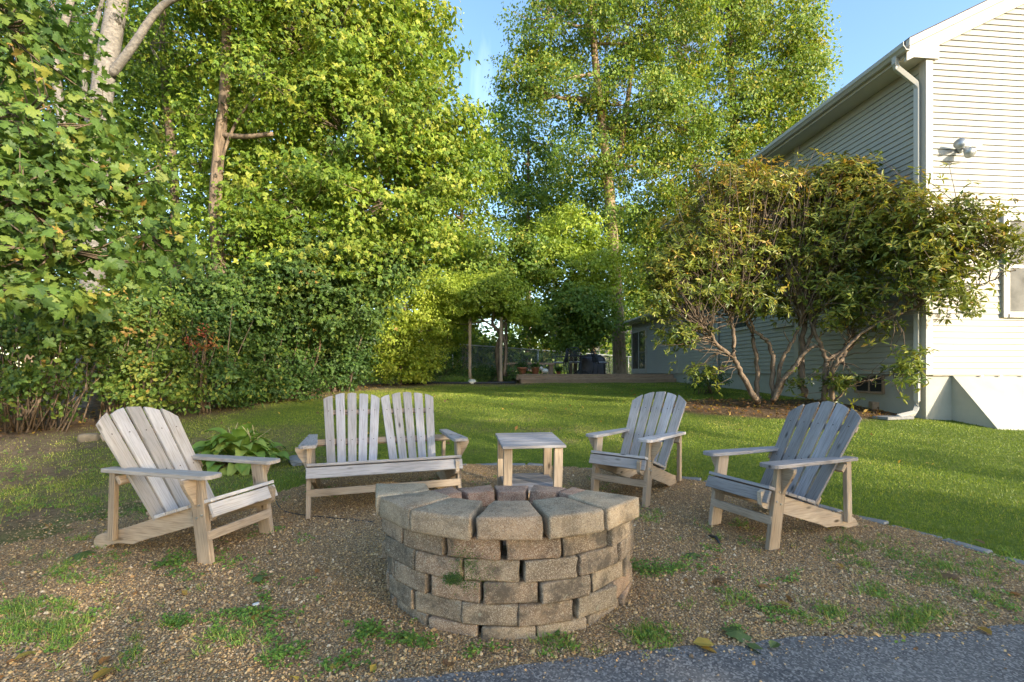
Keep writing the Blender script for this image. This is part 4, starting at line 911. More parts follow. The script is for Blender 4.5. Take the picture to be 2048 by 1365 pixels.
# big sunlit maple filling the upper left middle
Ye = 11.0; b = gp(600, 12.2)
tree('big_maple_tree', b, [b, W(600, 620, 12.2), W(590, 400, 12.1), W(600, 200, 12), W(620, 0, 12), W(640, -200, 12)], .2,
     [Lo(640, 90, 170, 130, 11), Lo(800, 60, 100, 80, 11.2), Lo(560, 0, 150, 110, 11), Lo(860, 20, 55, 45, 11.5), Lo(840, 250, 120, 90, 10.8), Lo(690, 270, 170, 120, 10.6), Lo(930, 250, 50, 50, 11.2), Lo(900, 340, 80, 55, 11), Lo(560, 240, 110, 110, 11), Lo(790, 400, 140, 90, 10.6), Lo(620, 420, 150, 100, 10.4), Lo(740, 165, 150, 70, 10.9), Lo(700, -120, 200, 100, 11), Lo(500, 360, 90, 80, 10.8, None, .7), Lo(560, 500, 120, 60, 10.2), Lo(700, 510, 120, 55, 10.2, None, .8), Lo(830, 480, 80, 50, 10.5), Lo(470, 450, 80, 60, 10.3, None, .7)],
     1750, 33, .42, .125, T_MAP, 'lf_maple', 'bark', 'big sunlit yellow-green maple filling the upper left of the yard', tint=(.60, .24), r1=.4)
b = gp(600, 12.0)
tree('shaded_understory_tree', b, [b, W(640, 690, 10.6), W(600, 600, 10.4), W(560, 520, 10.2)], .035,
     [Lo(600, 560, 120, 55, 10), Lo(740, 550, 80, 50, 10.3), Lo(690, 620, 80, 45, 10.4), Lo(500, 590, 90, 50, 9.6), Lo(820, 510, 40, 35, 10.6), Lo(420, 570, 70, 45, 9.4), Lo(640, 500, 50, 40, 10, None, .7)],
     560, 30, .36, .10, T_MAP, 'lf_near', 'bark', 'dark shaded understory tree below the big maple', tint=(.30, .28), zmin=1.5)
# hedge of leafy shrubs along the left edge
def shrub(px, Y, lobes, n_cl, per, size, leafm, label, rad=.22, stems=7, tint=(.45, .22), tpl=T_LEAF, name='hedge_shrub', cat='shrub', group=None, up=.35, **kw):
    b = gp(px, Y); t = empty(name, b, label=label, cat=cat, group=group)
    f, c, li = foliage('crown', lobes, n_cl, per, rad, size, tpl, M[leafm], t, b, tint, up=up, zmin=b.z+.05, **kw)
    mb = MB(); idx = RNG.choice(len(c), min(stems*4, len(c)), replace=False)
    for k, i in enumerate(idx):
        e = Vector(c[i])-b; s = Vector((e.x*.45+random.gauss(0, .12), random.gauss(0, .1), -.05)); mb.tube([s, (s+e)/2+Vector((random.gauss(0, .06), random.gauss(0, .06), .12)), e], [.014, .010, .003], 4)
    mb.build('stems', M['stem'], t, True); return t
shrub(40, 6.9, [Lo(20, 700, 90, 90, 7.0, .5), Lo(120, 740, 70, 70, 6.9, .5, .7), Lo(60, 620, 110, 60, 7.3, .6), Lo(150, 650, 70, 60, 7.2), Lo(30, 810, 60, 40, 6.8, .4, .5)], 420, 16, .085, 'lf_near', 'thin-stemmed open shrub at the far left behind the pale chair', tint=(.45, .25), stems=14)
shrub(245, 7.6, [Lo(250, 690, 80, 90, 7.6, .6), Lo(300, 760, 90, 65, 7.6, .6), Lo(200, 620, 80, 60, 7.9, .6), Lo(280, 620, 80, 60, 8.1, .6)], 620, 20, .075, 'lf_near', 'bright-leaved hedge shrub behind the pale left chair', tint=(.55, .25), stems=10)
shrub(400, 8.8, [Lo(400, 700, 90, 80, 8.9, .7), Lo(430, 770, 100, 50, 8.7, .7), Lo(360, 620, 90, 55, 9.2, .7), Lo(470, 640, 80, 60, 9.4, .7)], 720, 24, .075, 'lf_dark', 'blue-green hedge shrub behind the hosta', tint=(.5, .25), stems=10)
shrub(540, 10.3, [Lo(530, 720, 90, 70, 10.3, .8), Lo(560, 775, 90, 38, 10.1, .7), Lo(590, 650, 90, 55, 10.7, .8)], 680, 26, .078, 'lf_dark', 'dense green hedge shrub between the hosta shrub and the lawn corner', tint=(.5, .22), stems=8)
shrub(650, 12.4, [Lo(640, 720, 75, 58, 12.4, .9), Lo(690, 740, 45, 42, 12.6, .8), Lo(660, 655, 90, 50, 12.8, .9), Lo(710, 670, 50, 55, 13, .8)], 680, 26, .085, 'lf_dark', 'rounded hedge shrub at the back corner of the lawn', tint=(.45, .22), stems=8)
shrub(405, 8.4, [Lo(405, 680, 24, 26, 8.35, .2)], 26, 12, .055, 'lf_red', 'small red-tinged shrub sprig in the middle of the hedge', tint=(.5, .3), stems=3, rad=.12)
# ------------------------------------------------------------------ background trees on the left and behind
def bgtree(name, px, Y, lobes, n_cl, per, rad, size, leafm, label, group=None, tint=(.5, .22), r=.22, top=None, tpl=T_LEAF, **kw):
    b = gp(px, Y); ztop = max(l[2] for l in lobes); xm = sum(l[0] for l in lobes)/len(lobes)
    tp = [b, Vector((b.x+.05, Y, b.z+(ztop-b.z)*.3)), Vector((b.x*.6+xm*.4, Y+.1, b.z+(ztop-b.z)*.65)), Vector((xm*.6+b.x*.4, Y, ztop))]
    return tree(name, b, tp, r, lobes, n_cl, per, rad, size, tpl, leafm, 'bark', label, group=group, tint=tint, twig=.1, **kw)
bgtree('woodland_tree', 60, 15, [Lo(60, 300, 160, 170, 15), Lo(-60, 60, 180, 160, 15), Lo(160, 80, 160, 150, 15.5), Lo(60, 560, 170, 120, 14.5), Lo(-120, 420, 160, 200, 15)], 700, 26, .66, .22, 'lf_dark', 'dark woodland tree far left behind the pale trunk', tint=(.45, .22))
bgtree('woodland_tree', 300, 18, [Lo(280, 200, 150, 170, 18), Lo(250, 480, 130, 120, 17.5, None, .8), Lo(420, 480, 110, 110, 18, None, .7), Lo(380, 60, 140, 140, 18), Lo(330, 640, 150, 80, 17)], 700, 26, .75, .24, 'lf_maple', 'woodland tree seen through the gap between the left trunks', tint=(.4, .2))
bgtree('woodland_tree', 560, 20, [Lo(540, 300, 150, 160, 20), Lo(650, 500, 140, 100, 19.5), Lo(520, 560, 120, 90, 19), Lo(760, 330, 120, 160, 20), Lo(640, 90, 160, 130, 20), Lo(820, 100, 90, 100, 21)], 760, 26, .8, .26, 'lf_maple', 'woodland tree standing behind the big sunlit maple', tint=(.5, .2))
# centre back
bgtree('back_tree', 930, 24, [Lo(900, 420, 110, 80, 23), Lo(960, 330, 60, 60, 24), Lo(850, 500, 110, 60, 22), Lo(930, 520, 80, 50, 23)], 520, 30, .66, .20, 'lf_maple', 'yellow-green tree behind the sunlit bushes left of the sky gap', tint=(.6, .2))
bgtree('back_tree', 1055, 30, [Lo(1040, 330, 90, 90, 30), Lo(1060, 430, 90, 70, 29), Lo(1010, 250, 50, 60, 30, None, .6), Lo(1120, 290, 70, 80, 31, None, .6)], 460, 28, .8, .22, 'lf_tall', 'darker thin-crowned tree in the gap right of the big maple', tint=(.45, .22))
bgtree('back_tree', 1185, 33, [Lo(1200, 430, 110, 70, 33), Lo(1270, 480, 70, 70, 33), Lo(1130, 400, 70, 60, 33), Lo(1090, 470, 70, 60, 33), Lo(1240, 560, 80, 60, 32)], 520, 28, .85, .24, 'lf_tall', 'pale distant tree filling the gap behind the tall trunk', tint=(.55, .22))
bgtree('back_tree', 1010, 21, [Lo(1000, 505, 85, 50, 21), Lo(970, 560, 80, 40, 20.5), Lo(1060, 530, 60, 45, 21)], 400, 30, .52, .16, 'lf_tall', 'pale green round-topped small tree above the arbor', tint=(.62, .2), r=.1)
bgtree('back_tree', 1150, 22, [Lo(1140, 475, 75, 55, 22), Lo(1110, 540, 80, 55, 21.5), Lo(1190, 530, 55, 60, 22), Lo(1170, 590, 60, 40, 22)], 520, 30, .52, .17, 'lf_lime', 'bright green small tree left of the tall trunk', tint=(.45, .22), r=.1)
bgtree('back_tree', 1140, 20.5, [Lo(1140, 615, 70, 45, 20.5), Lo(1190, 645, 45, 40, 20.7), Lo(1090, 640, 45, 35, 20.5), Lo(1150, 680, 40, 25, 20.5)], 520, 30, .45, .15, 'lf_tall', 'dark green small tree in shade behind the deck table', tint=(.55, .2), r=.09)
bgtree('back_tree', 1290, 27, [Lo(1290, 520, 55, 80, 27), Lo(1330, 430, 70, 70, 28), Lo(1280, 610, 45, 45, 26), Lo(1320, 580, 50, 60, 27)], 440, 26, .62, .20, 'lf_tall', 'sunlit yellowish tree between the tall trunk and the house', tint=(.65, .2), r=.14)
# tall ivy-clad tree
Yj = 23.0; b = gp(1240, Yj)
tree('tall_tree', b, [b, W(1236, 650, Yj), W(1228, 520, Yj), W(1219, 400, Yj), W(1213, 330, Yj), W(1202, 230, Yj), W(1190, 120, Yj), W(1180, 0, Yj)], .34,
     [Lo(1120, 40, 110, 90, 22.5), Lo(1060, 140, 60, 60, 22.5), Lo(1220, 40, 130, 110, 23), Lo(1330, 70, 110, 110, 23), Lo(1130, 190, 110, 55, 22.5), Lo(1040, 170, 50, 35, 22.5), Lo(1260, 210, 110, 80, 23), Lo(1180, 310, 90, 50, 22.5), Lo(1330, 250, 110, 80, 23.3), Lo(1120, -90, 120, 100, 23), Lo(1270, -110, 160, 110, 23), Lo(1280, 330, 90, 60, 23.2), Lo(1370, -60, 100, 100, 23), Lo(1220, 420, 50, 40, 22.7, None, .5)],
     2300, 34, .62, .165, T_LEAF, 'lf_tall', 'tan_bark', 'tall broad-crowned tree with pale ivy-clad trunk behind the deck', tint=(.55, .22), r1=.4, extra=[([W(1214, 345, Yj), W(1240, 300, Yj), W(1252, 220, Yj), W(1270, 100, Yj)], .17, .08)], twig=.2)
b2 = gp(1480, 26.5)
tree('tall_tree', b2, [b2, W(1480, 600, 26.5), W(1470, 300, 26.5), W(1460, 100, 26.5), W(1460, -60, 26.5)], .3,
     [Lo(1440, 60, 120, 110, 26), Lo(1550, 60, 80, 100, 26), Lo(1440, 220, 110, 80, 26), Lo(1560, 210, 85, 80, 26), Lo(1600, 130, 50, 80, 26), Lo(1420, 340, 110, 70, 26), Lo(1530, 310, 90, 60, 26), Lo(1500, -90, 120, 90, 26), Lo(1380, 440, 80, 60, 26), Lo(1610, 240, 40, 40, 26)],
     2000, 32, .66, .185, T_LEAF, 'lf_tall', 'bark', 'tall dense yellow-green tree rising behind the house roof', tint=(.64, .2), r1=.4)
n = 2600; t_ = RNG.random(n); pts = np.array([tuple(W(1240-24*t0-(6 if t0 > .6 else 0), 735-420*t0, Yj)) for t0 in t_]); a = RNG.uniform(0, 6.28, n)
iv = pts+np.stack([np.cos(a)*.36, np.sin(a)*.36, RNG.normal(0, .05, n)], -1); k = np.clip(.25+t_*1.2, 0, 1) > RNG.random(n); n = k.sum()
tt = [o for o in bpy.data.objects if o.name == 'tall_tree'][0]
leaves('ivy', iv[k], np.stack([np.cos(a[k]), np.sin(a[k]), np.full(n, .5)], -1), RNG.normal(size=(n, 3))-np.array([0, 0, .6]), RNG.uniform(.07, .14, n), RNG.normal(.5, .2, n), T_LEAF, M['lf_tall'], tt, tt.location)
# sunlit bushes and the arbor
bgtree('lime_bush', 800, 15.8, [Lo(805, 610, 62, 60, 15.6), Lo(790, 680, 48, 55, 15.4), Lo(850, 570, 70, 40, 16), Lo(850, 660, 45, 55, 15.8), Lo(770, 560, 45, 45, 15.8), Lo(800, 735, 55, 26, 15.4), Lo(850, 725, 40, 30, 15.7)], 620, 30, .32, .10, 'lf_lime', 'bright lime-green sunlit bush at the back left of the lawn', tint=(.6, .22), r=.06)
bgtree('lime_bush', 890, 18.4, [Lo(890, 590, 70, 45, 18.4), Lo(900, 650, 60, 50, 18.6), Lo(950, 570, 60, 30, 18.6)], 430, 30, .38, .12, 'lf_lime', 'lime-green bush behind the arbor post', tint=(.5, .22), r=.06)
ab = gp(1000, 16.7)
tree('arbor_vine', ab, [ab, W(994, 700, 16.7), W(1001, 670, 16.7), W(985, 648, 16.7), W(990, 625, 16.7)], .085,
     [Lo(950, 600, 80, 32, 16.6, 1.0), Lo(1020, 600, 55, 38, 16.7, 1.0), Lo(900, 615, 60, 26, 16.5, .9), Lo(1050, 625, 28, 24, 16.7, .6), Lo(985, 575, 60, 22, 16.8, .9), Lo(870, 640, 36, 18, 16.5, .5)],
     620, 34, .30, .115, T_LEAF, 'lf_lime', 'bark', 'arching flat-topped vine with twisted trunk growing over the arbor', cat='vine', tint=(.42, .22), r1=.6,
     extra=[([W(1008, 752, 16.6), W(1012, 700, 16.6), W(1004, 660, 16.6), W(1015, 635, 16.6)], .06, .03), ([W(990, 655, 16.7), W(965, 640, 16.7), W(940, 622, 16.6)], .04, .02)])
for px, Y, lab in ((940, 16.6, 'slim grey arbor post with white base, left of the vine trunk'), (1002, 16.45, 'grey arbor post standing against the twisted vine trunk')):
    p = gp(px, Y); o = empty('arbor_post', p, label=lab, cat='post'); board('post', o, M['wood_tan'], (0, 0, -.1), (0, 0, 2.3), (1, 0, 0), .095, .095)
    if px == 940: hbox('post_base', (-.075, -.075, -.05), (.075, .075, .13), M['white_thing'], o)
# low planting and black edging in front of the arbor
shrub(860, 17.2, [Lo(880, 742, 55, 20, 17.2, .8), Lo(940, 747, 50, 17, 17.4, .8), Lo(900, 715, 50, 20, 17.8, .8)], 300, 26, .06, 'lf_dark', 'low spreading dark green juniper under the arbor', name='juniper', rad=.2, stems=3)
shrub(780, 16.6, [Lo(765, 752, 45, 15, 16.3, .5), Lo(825, 755, 40, 12, 16.2, .5)], 190, 24, .055, 'lf_lime', 'low bright green ground plant at the bed corner below the lime bush', name='bed_plant', cat='plant', rad=.16, stems=3)
shrub(985, 17.6, [Lo(1015, 748, 26, 16, 17.3, .5), Lo(970, 747, 34, 15, 17.4, .5)], 150, 24, .06, 'lf_dark', 'low green plant between the arbor posts and the deck', name='bed_plant', cat='plant', rad=.16, stems=3)
p = gp(918, 16.45); o = empty('iris_clump', p, label='clump of arching strap leaves in front of the arbor', cat='plant'); n = 520; a = RNG.uniform(0, 6.28, n)
IB = leaves('leaf_blades', np.stack([RNG.normal(0, .35, n), RNG.normal(0, .12, n), np.zeros(n)], -1), np.stack([-np.sin(a), np.cos(a)-.4, np.full(n, .3)], -1), np.stack([np.cos(a)*.9, np.sin(a)*.9, np.full(n, .9)], -1), RNG.uniform(.2, .5, n), RNG.normal(.45, .2, n), T_BLADE, M['lf_weed'], o, None, np.full(n, .024)); tag(IB, kind='stuff')
e1 = [gp(800, 16.3), gp(850, 16.15), gp(905, 16.1), gp(960, 16.2), gp(1000, 16.3), gp(1030, 16.7)]
mb = MB(); mb.tube(smooth_pts([p+Vector((0, 0, .03)) for p in e1], 4), .05, 6); o = mb.build('bed_edging', M['black_plastic'], None, True); tag(o, 'black plastic bed edging at the back of the lawn', 'edging')
p = gp(944, 16.25); mb = MB(); mb.lathe([(0, .0), (.14, .0), (.16, .07), (.1, .15), (0, .17)], 9); o = mb.build('bed_rock', M['white_thing'], None, True); o.location = p; tag(o, 'small pale rock beside the white arbor post base', 'rock')
lb = []
for i in range(46):
    t = i/45; x = -34+66*t; yy = 38+6*math.sin(i*1.7)
    if x < -16: yy = 38-(-16-x)*1.0
    h = 5.5+2.2*math.sin(i*2.3)+(3.5 if x < -9 else 0)-(2.5 if -1 < x < 9 else 0)
    lb.append((x, yy, tz(x, yy)+h*.55, 2.2, 2.0, h*.55, 1))
for i in range(16): x = -9.5+i*.85; yy = 26+.3*i; lb.append((x, yy, tz(x, yy)+1.2, .9, .8, 1.5+.5*math.sin(i*3.1), 2.5))
for i in range(12): x = -22+i*.9; yy = 13+i*2.0; lb.append((x, yy, tz(x, yy)+1.7, 1.6, 1.5, 1.9, 1))
o, c, li = foliage('far_woodland', lb, 2900, 24, .9, .36, T_LEAF, M['lf_tall'], tint=(.4, .25), shell=.6); tag(o, 'mass of far woodland foliage beyond the fence', 'woodland', kind='stuff')
# ------------------------------------------------------------------ rhododendrons by the house
def Z4(x, y, Y): return W(1240+x/5.12, 560+y/5.12, Y)
def Z6(x, y, Y): return W(1300+x/2.73, 440+y/2.73, Y)
def rhodo(px, Y, stems, lobes, n_ros, label, size=.112, sun=(.55, .28)):
    b = gp(px, Y); t = empty('rhododendron', b, label=label, cat='shrub')
    c, d, li = clumps(lobes, int(n_ros*1.6), .25); per = 7; ph = RNG.uniform(0, 6, 3)
    gap = np.sin(c[:, 0]*4.3+ph[0]+1.3*np.sin(c[:, 2]*3.1))*np.sin(c[:, 2]*5.1+ph[1]+np.sin(c[:, 0]*2.2))*np.cos(c[:, 1]*3.0+ph[2])
    kp = np.argsort(gap+RNG.normal(0, .55, len(gap)))[-n_ros:]; c, d = c[kp], d[kp]; c = c+d*((RNG.random(n_ros) < .2)*RNG.uniform(.08, .32, n_ros))[:, None]; n = n_ros*per
    ax = norm(d+np.array([0, 0, .9])+RNG.normal(0, .3, (n_ros, 3))); AX = np.repeat(ax, per, 0)
    rd = RNG.normal(size=(n, 3)); rd = norm(rd-AX*np.sum(rd*AX, -1, keepdims=True))
    tilt = RNG.uniform(-.45, .5, n)[:, None]; dr = norm(rd+AX*tilt); nr = norm(AX-dr*np.sum(AX*dr, -1, keepdims=True)+RNG.normal(0, .15, (n, 3)))
    tn = np.repeat(RNG.normal(sun[0], sun[1]*.7, n_ros)+.25*(c[:, 2]-3.2)/2, per)+RNG.normal(0, .16, n)  # leaf tint: mean and spread per rosette, yellower with height
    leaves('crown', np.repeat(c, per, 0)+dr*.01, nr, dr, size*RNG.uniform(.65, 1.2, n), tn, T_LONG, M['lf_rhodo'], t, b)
    mb = MB(); tips = []
    for pts, r0, r1 in stems:
        sp = smooth_pts([p-b for p in pts], 5); sp = [p+Vector((random.gauss(0, .012), random.gauss(0, .02), random.gauss(0, .008))) for p in sp]
        mb.tube(sp, [r0+(r1-r0)*i/(len(sp)-1) for i in range(len(sp))], 8); tips += sp[len(sp)//3:]
    for i in RNG.choice(n_ros, int(n_ros*.26), replace=False):
        e = Vector(c[i])-b; s = random.choice(sorted(tips, key=lambda p: (p-e).length+(.5 if p.z > e.z else 0))[:14])
        m = (s+e)/2+Vector((random.gauss(0, .08), random.gauss(0, .08), -.06*(e-s).length)); L_ = (e-s).length; mb.tube([s, s.lerp(m, .6)+Vector((random.gauss(0, .05), random.gauss(0, .05), .04)), m, e], [.006+.005*L_, .005+.003*L_, .004+.002*L_, .003], 4)
    mb.build('stems', M['stem'], t, True); return t
q4 = lambda P, Y, dy=0: [Z4(x, y, Y+dy*i) for i, (x, y) in enumerate(P)]
q6 = lambda P, Y, dy=0: [Z6(x, y, Y+dy*i) for i, (x, y) in enumerate(P)]
rhodo(1572, 8.9, [
    (q4([(1420, 1250), (1340, 1150), (1240, 950), (1160, 800), (1020, 680), (890, 520), (740, 460)], 8.9, -.06), .06, .02), (q4([(1160, 800), (1170, 600), (1130, 400), (1150, 300), (1080, 120)], 8.7, .05), .04, .02),
    (q4([(1420, 1260), (1410, 1100), (1400, 850), (1360, 600), (1330, 500), (1260, 350), (1290, 100)], 9.0, .05), .05, .02), (q4([(1570, 1230), (1570, 950), (1540, 700), (1480, 600), (1380, 520), (1300, 330)], 8.9, .03), .05, .02),
    (q4([(1590, 1220), (1640, 880), (1720, 720), (1800, 560), (1850, 400), (1800, 200)], 8.9, -.05), .04, .018), (q4([(1560, 1240), (1720, 960), (1850, 800), (1960, 560), (2000, 350)], 8.8, .04), .05, .02), (q4([(1560, 1240), (1640, 1060), (1780, 900), (1900, 730), (2040, 670)], 8.7, .0), .045, .025)],
    [Lo(1400, 480, 95, 85, 9.0, .9), Lo(1500, 400, 110, 60, 9.1, .9), Lo(1600, 390, 90, 60, 9.2, .9), Lo(1340, 540, 55, 60, 8.8, .6), Lo(1480, 520, 110, 70, 8.9, .9), Lo(1360, 670, 45, 28, 8.6, .4), Lo(1590, 500, 80, 70, 8.9, .8), Lo(1440, 590, 60, 35, 8.6, .5, .5), Lo(1330, 560, 30, 50, 8.7, .4), Lo(1400, 745, 40, 18, 8.8, .4, .6), Lo(1500, 590, 80, 45, 8.8, .6, .7), Lo(1580, 600, 60, 40, 8.9, .5, .6), Lo(1400, 570, 80, 50, 8.7, .6, .8), Lo(1320, 610, 45, 35, 8.6, .4, .7), Lo(1450, 360, 80, 30, 9.2, .7)],
    4200, 'left rhododendron with many bare crooked stems against the house wall')
rhodo(1668, 8.6, [
    (q6([(960, 985), (960, 790), (1030, 730), (1100, 690), (1110, 580), (1150, 480)], 8.6, .03), .055, .02), (q6([(965, 780), (940, 700), (880, 560), (860, 400), (900, 250)], 8.6, .04), .04, .018), (q6([(1000, 985), (995, 820), (1060, 740), (1080, 640), (1060, 500)], 8.5, .03), .045, .02),
    (q6([(838, 960), (830, 780), (840, 600), (850, 350), (830, 150)], 8.9, .02), .062, .03), (q6([(985, 850), (1050, 720), (1250, 560), (1450, 480), (1650, 330), (1800, 250), (1980, 150)], 8.4, -.19), .03, .008), (q6([(1250, 560), (1500, 300), (1700, 200), (1900, 60)], 8.05, -.22), .02, .006), (q6([(1450, 480), (1600, 420), (1750, 380), (1900, 320)], 7.8, -.12), .014, .005), (q6([(1010, 990), (1100, 900), (1300, 850), (1450, 760)], 8.4, -.05), .02, .008)],
    [Lo(1680, 400, 80, 65, 8.7, .8), Lo(1770, 420, 85, 60, 8.0, .6), Lo(1700, 500, 100, 60, 8.5, .8), Lo(1810, 500, 60, 55, 7.7, .5), Lo(1900, 470, 70, 55, 7.4, .35, .5), Lo(1980, 450, 60, 50, 7.3, .35, .7), Lo(1700, 580, 90, 35, 8.5, .7, .7), Lo(1930, 590, 45, 55, 7.4, .3, .5), Lo(1820, 730, 35, 50, 7.6, .3, .8), Lo(1740, 650, 50, 30, 8.3, .4, .5), Lo(1680, 770, 30, 22, 8.3, .3, .8), Lo(2020, 500, 40, 40, 7.3, .3, .5), Lo(1590, 770, 30, 22, 8.7, .3, .5), Lo(1690, 350, 60, 25, 8.8, .6), Lo(1640, 470, 70, 60, 8.8, .7), Lo(1680, 630, 60, 35, 8.4, .5, .6), Lo(1790, 590, 55, 45, 7.8, .4, .6), Lo(1850, 540, 50, 50, 7.4, .3, .8), Lo(1860, 470, 55, 55, 7.4, .3, .9), Lo(1640, 560, 60, 40, 8.6, .5, .7), Lo(1670, 375, 70, 45, 8.9, .6), Lo(1920, 420, 50, 35, 7.4, .3, .6), Lo(1850, 425, 45, 40, 7.4, .3, .8), Lo(1880, 500, 45, 40, 7.3, .3, .4), Lo(1950, 520, 60, 50, 7.3, .3, .5), Lo(1890, 560, 50, 60, 7.3, .3, .6)],
    3700, 'right rhododendron spreading past the house corner in front of the gable')
# small shrubs by the foundation
shrub(1420, 11.8, [Lo(1425, 755, 30, 20, 11.8, .4), Lo(1395, 765, 18, 12, 11.6, .3)], 80, 18, .07, 'lf_dark', 'small dark foundation shrub left of the rhododendron stems', name='foundation_shrub', rad=.15, stems=4, tpl=T_LONG)
# ------------------------------------------------------------------ hosta
hp = G(478, 930); hs = empty('hosta', hp, label='broad-leaved green hosta with dry flower stalks between chair and bench', cat='plant')
def hosta_me(k, L_=.24, wd=.15):
    n = 7; V = []; Fc = []
    for i in range(n):
        t = i/(n-1); w_ = wd*math.sin(math.pi*min(t*.92+.08, 1))**.75*(1-t*.25) if t < 1 else 0.002; z = .11*math.sin(t*2.2)*L_/.26-.13*t*t*(L_/.26)*(.5+.25*k)
        for s in (-1, -.5, 0, .5, 1): V.append((t*L_, s*w_*.5, z+abs(s)*.018+.004*math.cos(s*12)))
    for i in range(n-1):
        for j in range(4): Fc.append((i*5+j, (i+1)*5+j, (i+1)*5+j+1, i*5+j+1))
    me = pydata('leaf', V, Fc, True); a = me.attributes.new('tint', 'FLOAT', 'FACE'); a.data.foreach_set('value', [.4+.2*k]*len(me.polygons)); me.materials.append(M['lf_hosta']); return me
HM = [hosta_me(k) for k in range(4)]
for i in range(150):
    a = random.uniform(0, 6.283); r = random.uniform(.02, .36)*(1 if i > 20 else .4); h = random.uniform(.02, .30)*(1-.6*r/.3)
    o = link('leaf', HM[i % 4], None, hs); s = random.uniform(.7, 1.25)
    o.matrix_basis = Matrix.Translation((math.cos(a)*r, math.sin(a)*r*.8, h)) @ Euler((random.uniform(-.3, .3), random.uniform(-.9, -.1)+r*2.2, a+random.uniform(-.3, .3))).to_matrix().to_4x4() @ Matrix.Scale(s, 4)
for i in range(6):
    a = random.uniform(-.5, .5); mb = MB(); x0 = random.uniform(-.12, .2); mb.tube([(x0, 0, .05), (x0+a*.12, random.uniform(-.1, .1), .30), (x0+a*.3, random.uniform(-.1, .1), random.uniform(.38, .5))], [.004, .0035, .003], 5); mb.build('flower_stalk', M['straw'], hs, True)
# ------------------------------------------------------------------ rocks, cable, twigs, fallen leaves
def rock(px, py, r, label, name='rock', mat='rock', flat=.6, seed=1):
    rr = random.Random(seed); bm = bmesh.new(); bmesh.ops.create_icosphere(bm, subdivisions=2, radius=r)
    sg = lambda c: math.copysign(abs(c/r)**.55*r, c)
    for v in bm.verts: v.co = Vector((sg(v.co.x)*1.2, sg(v.co.y)*.9, sg(v.co.z)*flat))*(1+rr.uniform(-.10, .10))
    me = bpy.data.meshes.new(name); bm.to_mesh(me); bm.free(); p = G(px, py); o = link(name, me, M[mat]); o.location = (p.x, p.y, p.z+r*flat*.5); o.rotation_euler = (0, 0, rr.uniform(0, 6)); return tag(o, label, 'rock')
rock(178, 882, .09, 'squared tan rock on the dirt behind the pale left chair', flat=.75, seed=4)
rock(602, 925, .15, 'flat grey stone lying left of the bench', flat=.3, seed=8, mat='paver')
rock(512, 1212, .014, 'tiny pale stone among the clover weeds', flat=.7, seed=3, mat='white_thing')
cp = [G(*p) for p in [(545, 985), (560, 1018), (590, 1030), (640, 1036), (700, 1042), (745, 1046)]]
mb = MB(); mb.tube(smooth_pts([p+Vector((0, 0, .008)) for p in cp], 5), .0045, 6); tag(mb.build('cable', M['black_plastic'], None, True), 'thin black cable lying on the gravel under the bench', 'cable')
mb = MB(); a, b = G(1418, 1075), G(1440, 1092); mb.tube([a+Vector((0, 0, .012)), (a+b)/2+Vector((.01, 0, .03)), b+Vector((0, 0, .012))], [.008, .012, .006], 6); tag(mb.build('stick', M['black_plastic'], None, True), 'short dark stick on the gravel by the right chair', 'stick')
def flat_leaf_me(tint, big):
    T, Ft = T_BIG if big else T_LONG; V = [(x, y*(1 if big else 2.2), z+.05*math.sin(x*4+y*3)) for x, y, z in T]
    me = pydata('fallen_leaf', V, [tuple(f) for f in Ft]); a = me.attributes.new('tint', 'FLOAT', 'FACE'); a.data.foreach_set('value', [tint]*len(me.polygons)); me.materials.append(M['lf_fall']); return me
FM = {(t, bgf): flat_leaf_me(t, bgf) for t in (.05, .4, .62, .85, 1.0) for bgf in (0, 1)}
def fallen(px, py, tint, big, size, label, group=None):
    p = G(px, py); o = link('fallen_leaf', FM[(tint, big)]); o.location = (p.x, p.y, p.z+.02); o.rotation_euler = (random.uniform(-.2, .2), random.uniform(-.3, .1), random.uniform(0, 6.28)); o.scale = (size,)*3; tag(o, label, 'leaf', group)
fallen(1385, 1295, .4, 0, .09, 'yellow fallen leaf at the asphalt edge in front of the pit'); fallen(1400, 1304, .05, 0, .07, 'small amber leaf overlapping the asphalt beside the yellow leaf')
fallen(1470, 1285, 1.0, 1, .12, 'big green fallen leaf at the asphalt edge'); fallen(1490, 1296, 1.0, 0, .10, 'long green leaf beside the big green leaf'); fallen(1555, 1294, 1.0, 0, .07, 'green leaf right of the big green leaf pair')
fallen(1550, 1213, .4, 0, .075, 'pale yellow leaf on the gravel halfway to the right chair'); fallen(1538, 1183, .62, 0, .055, 'reddish leaf on the gravel below the right chair'); fallen(1380, 1112, 1.0, 1, .09, 'green leaf on the gravel right of the pit')
fallen(1430, 1165, .85, 1, .08, 'brown curled leaf on the gravel right of the pit'); fallen(1685, 1143, .05, 0, .05, 'orange leaf on the gravel right of the right chair'); fallen(1905, 1155, .85, 1, .11, 'brown leaf on weedy gravel at the right'); fallen(1970, 1095, .85, 0, .07, 'brown leaf on the lawn edge stones'); fallen(2040, 1200, .62, 0, .08, 'rust-coloured leaf at the right picture edge')
fallen(1955, 1262, .05, 0, .07, 'amber leaf near the asphalt corner at right')
fallen(222, 1322, .62, 0, .06, 'orange leaf in the grass tuft at lower left'); fallen(232, 1345, .05, 0, .09, 'long yellow leaf at the lower left edge of the gravel'); fallen(28, 1330, .4, 0, .075, 'tan leaf in the bottom left corner'); fallen(525, 1234, .4, 0, .045, 'small tan leaf beside the clover patch'); fallen(510, 1250, .05, 0, .06, 'amber leaf just below the clover patch'); fallen(165, 1110, 1.0, 1, .13, 'large green leaf beside the rear leg of the pale chair'); fallen(505, 1168, 1.0, 1, .1, 'green leaf on the gravel below the pale chair'); fallen(675, 1333, .4, 0, .05, 'pale leaf in the clover near the bottom edge')
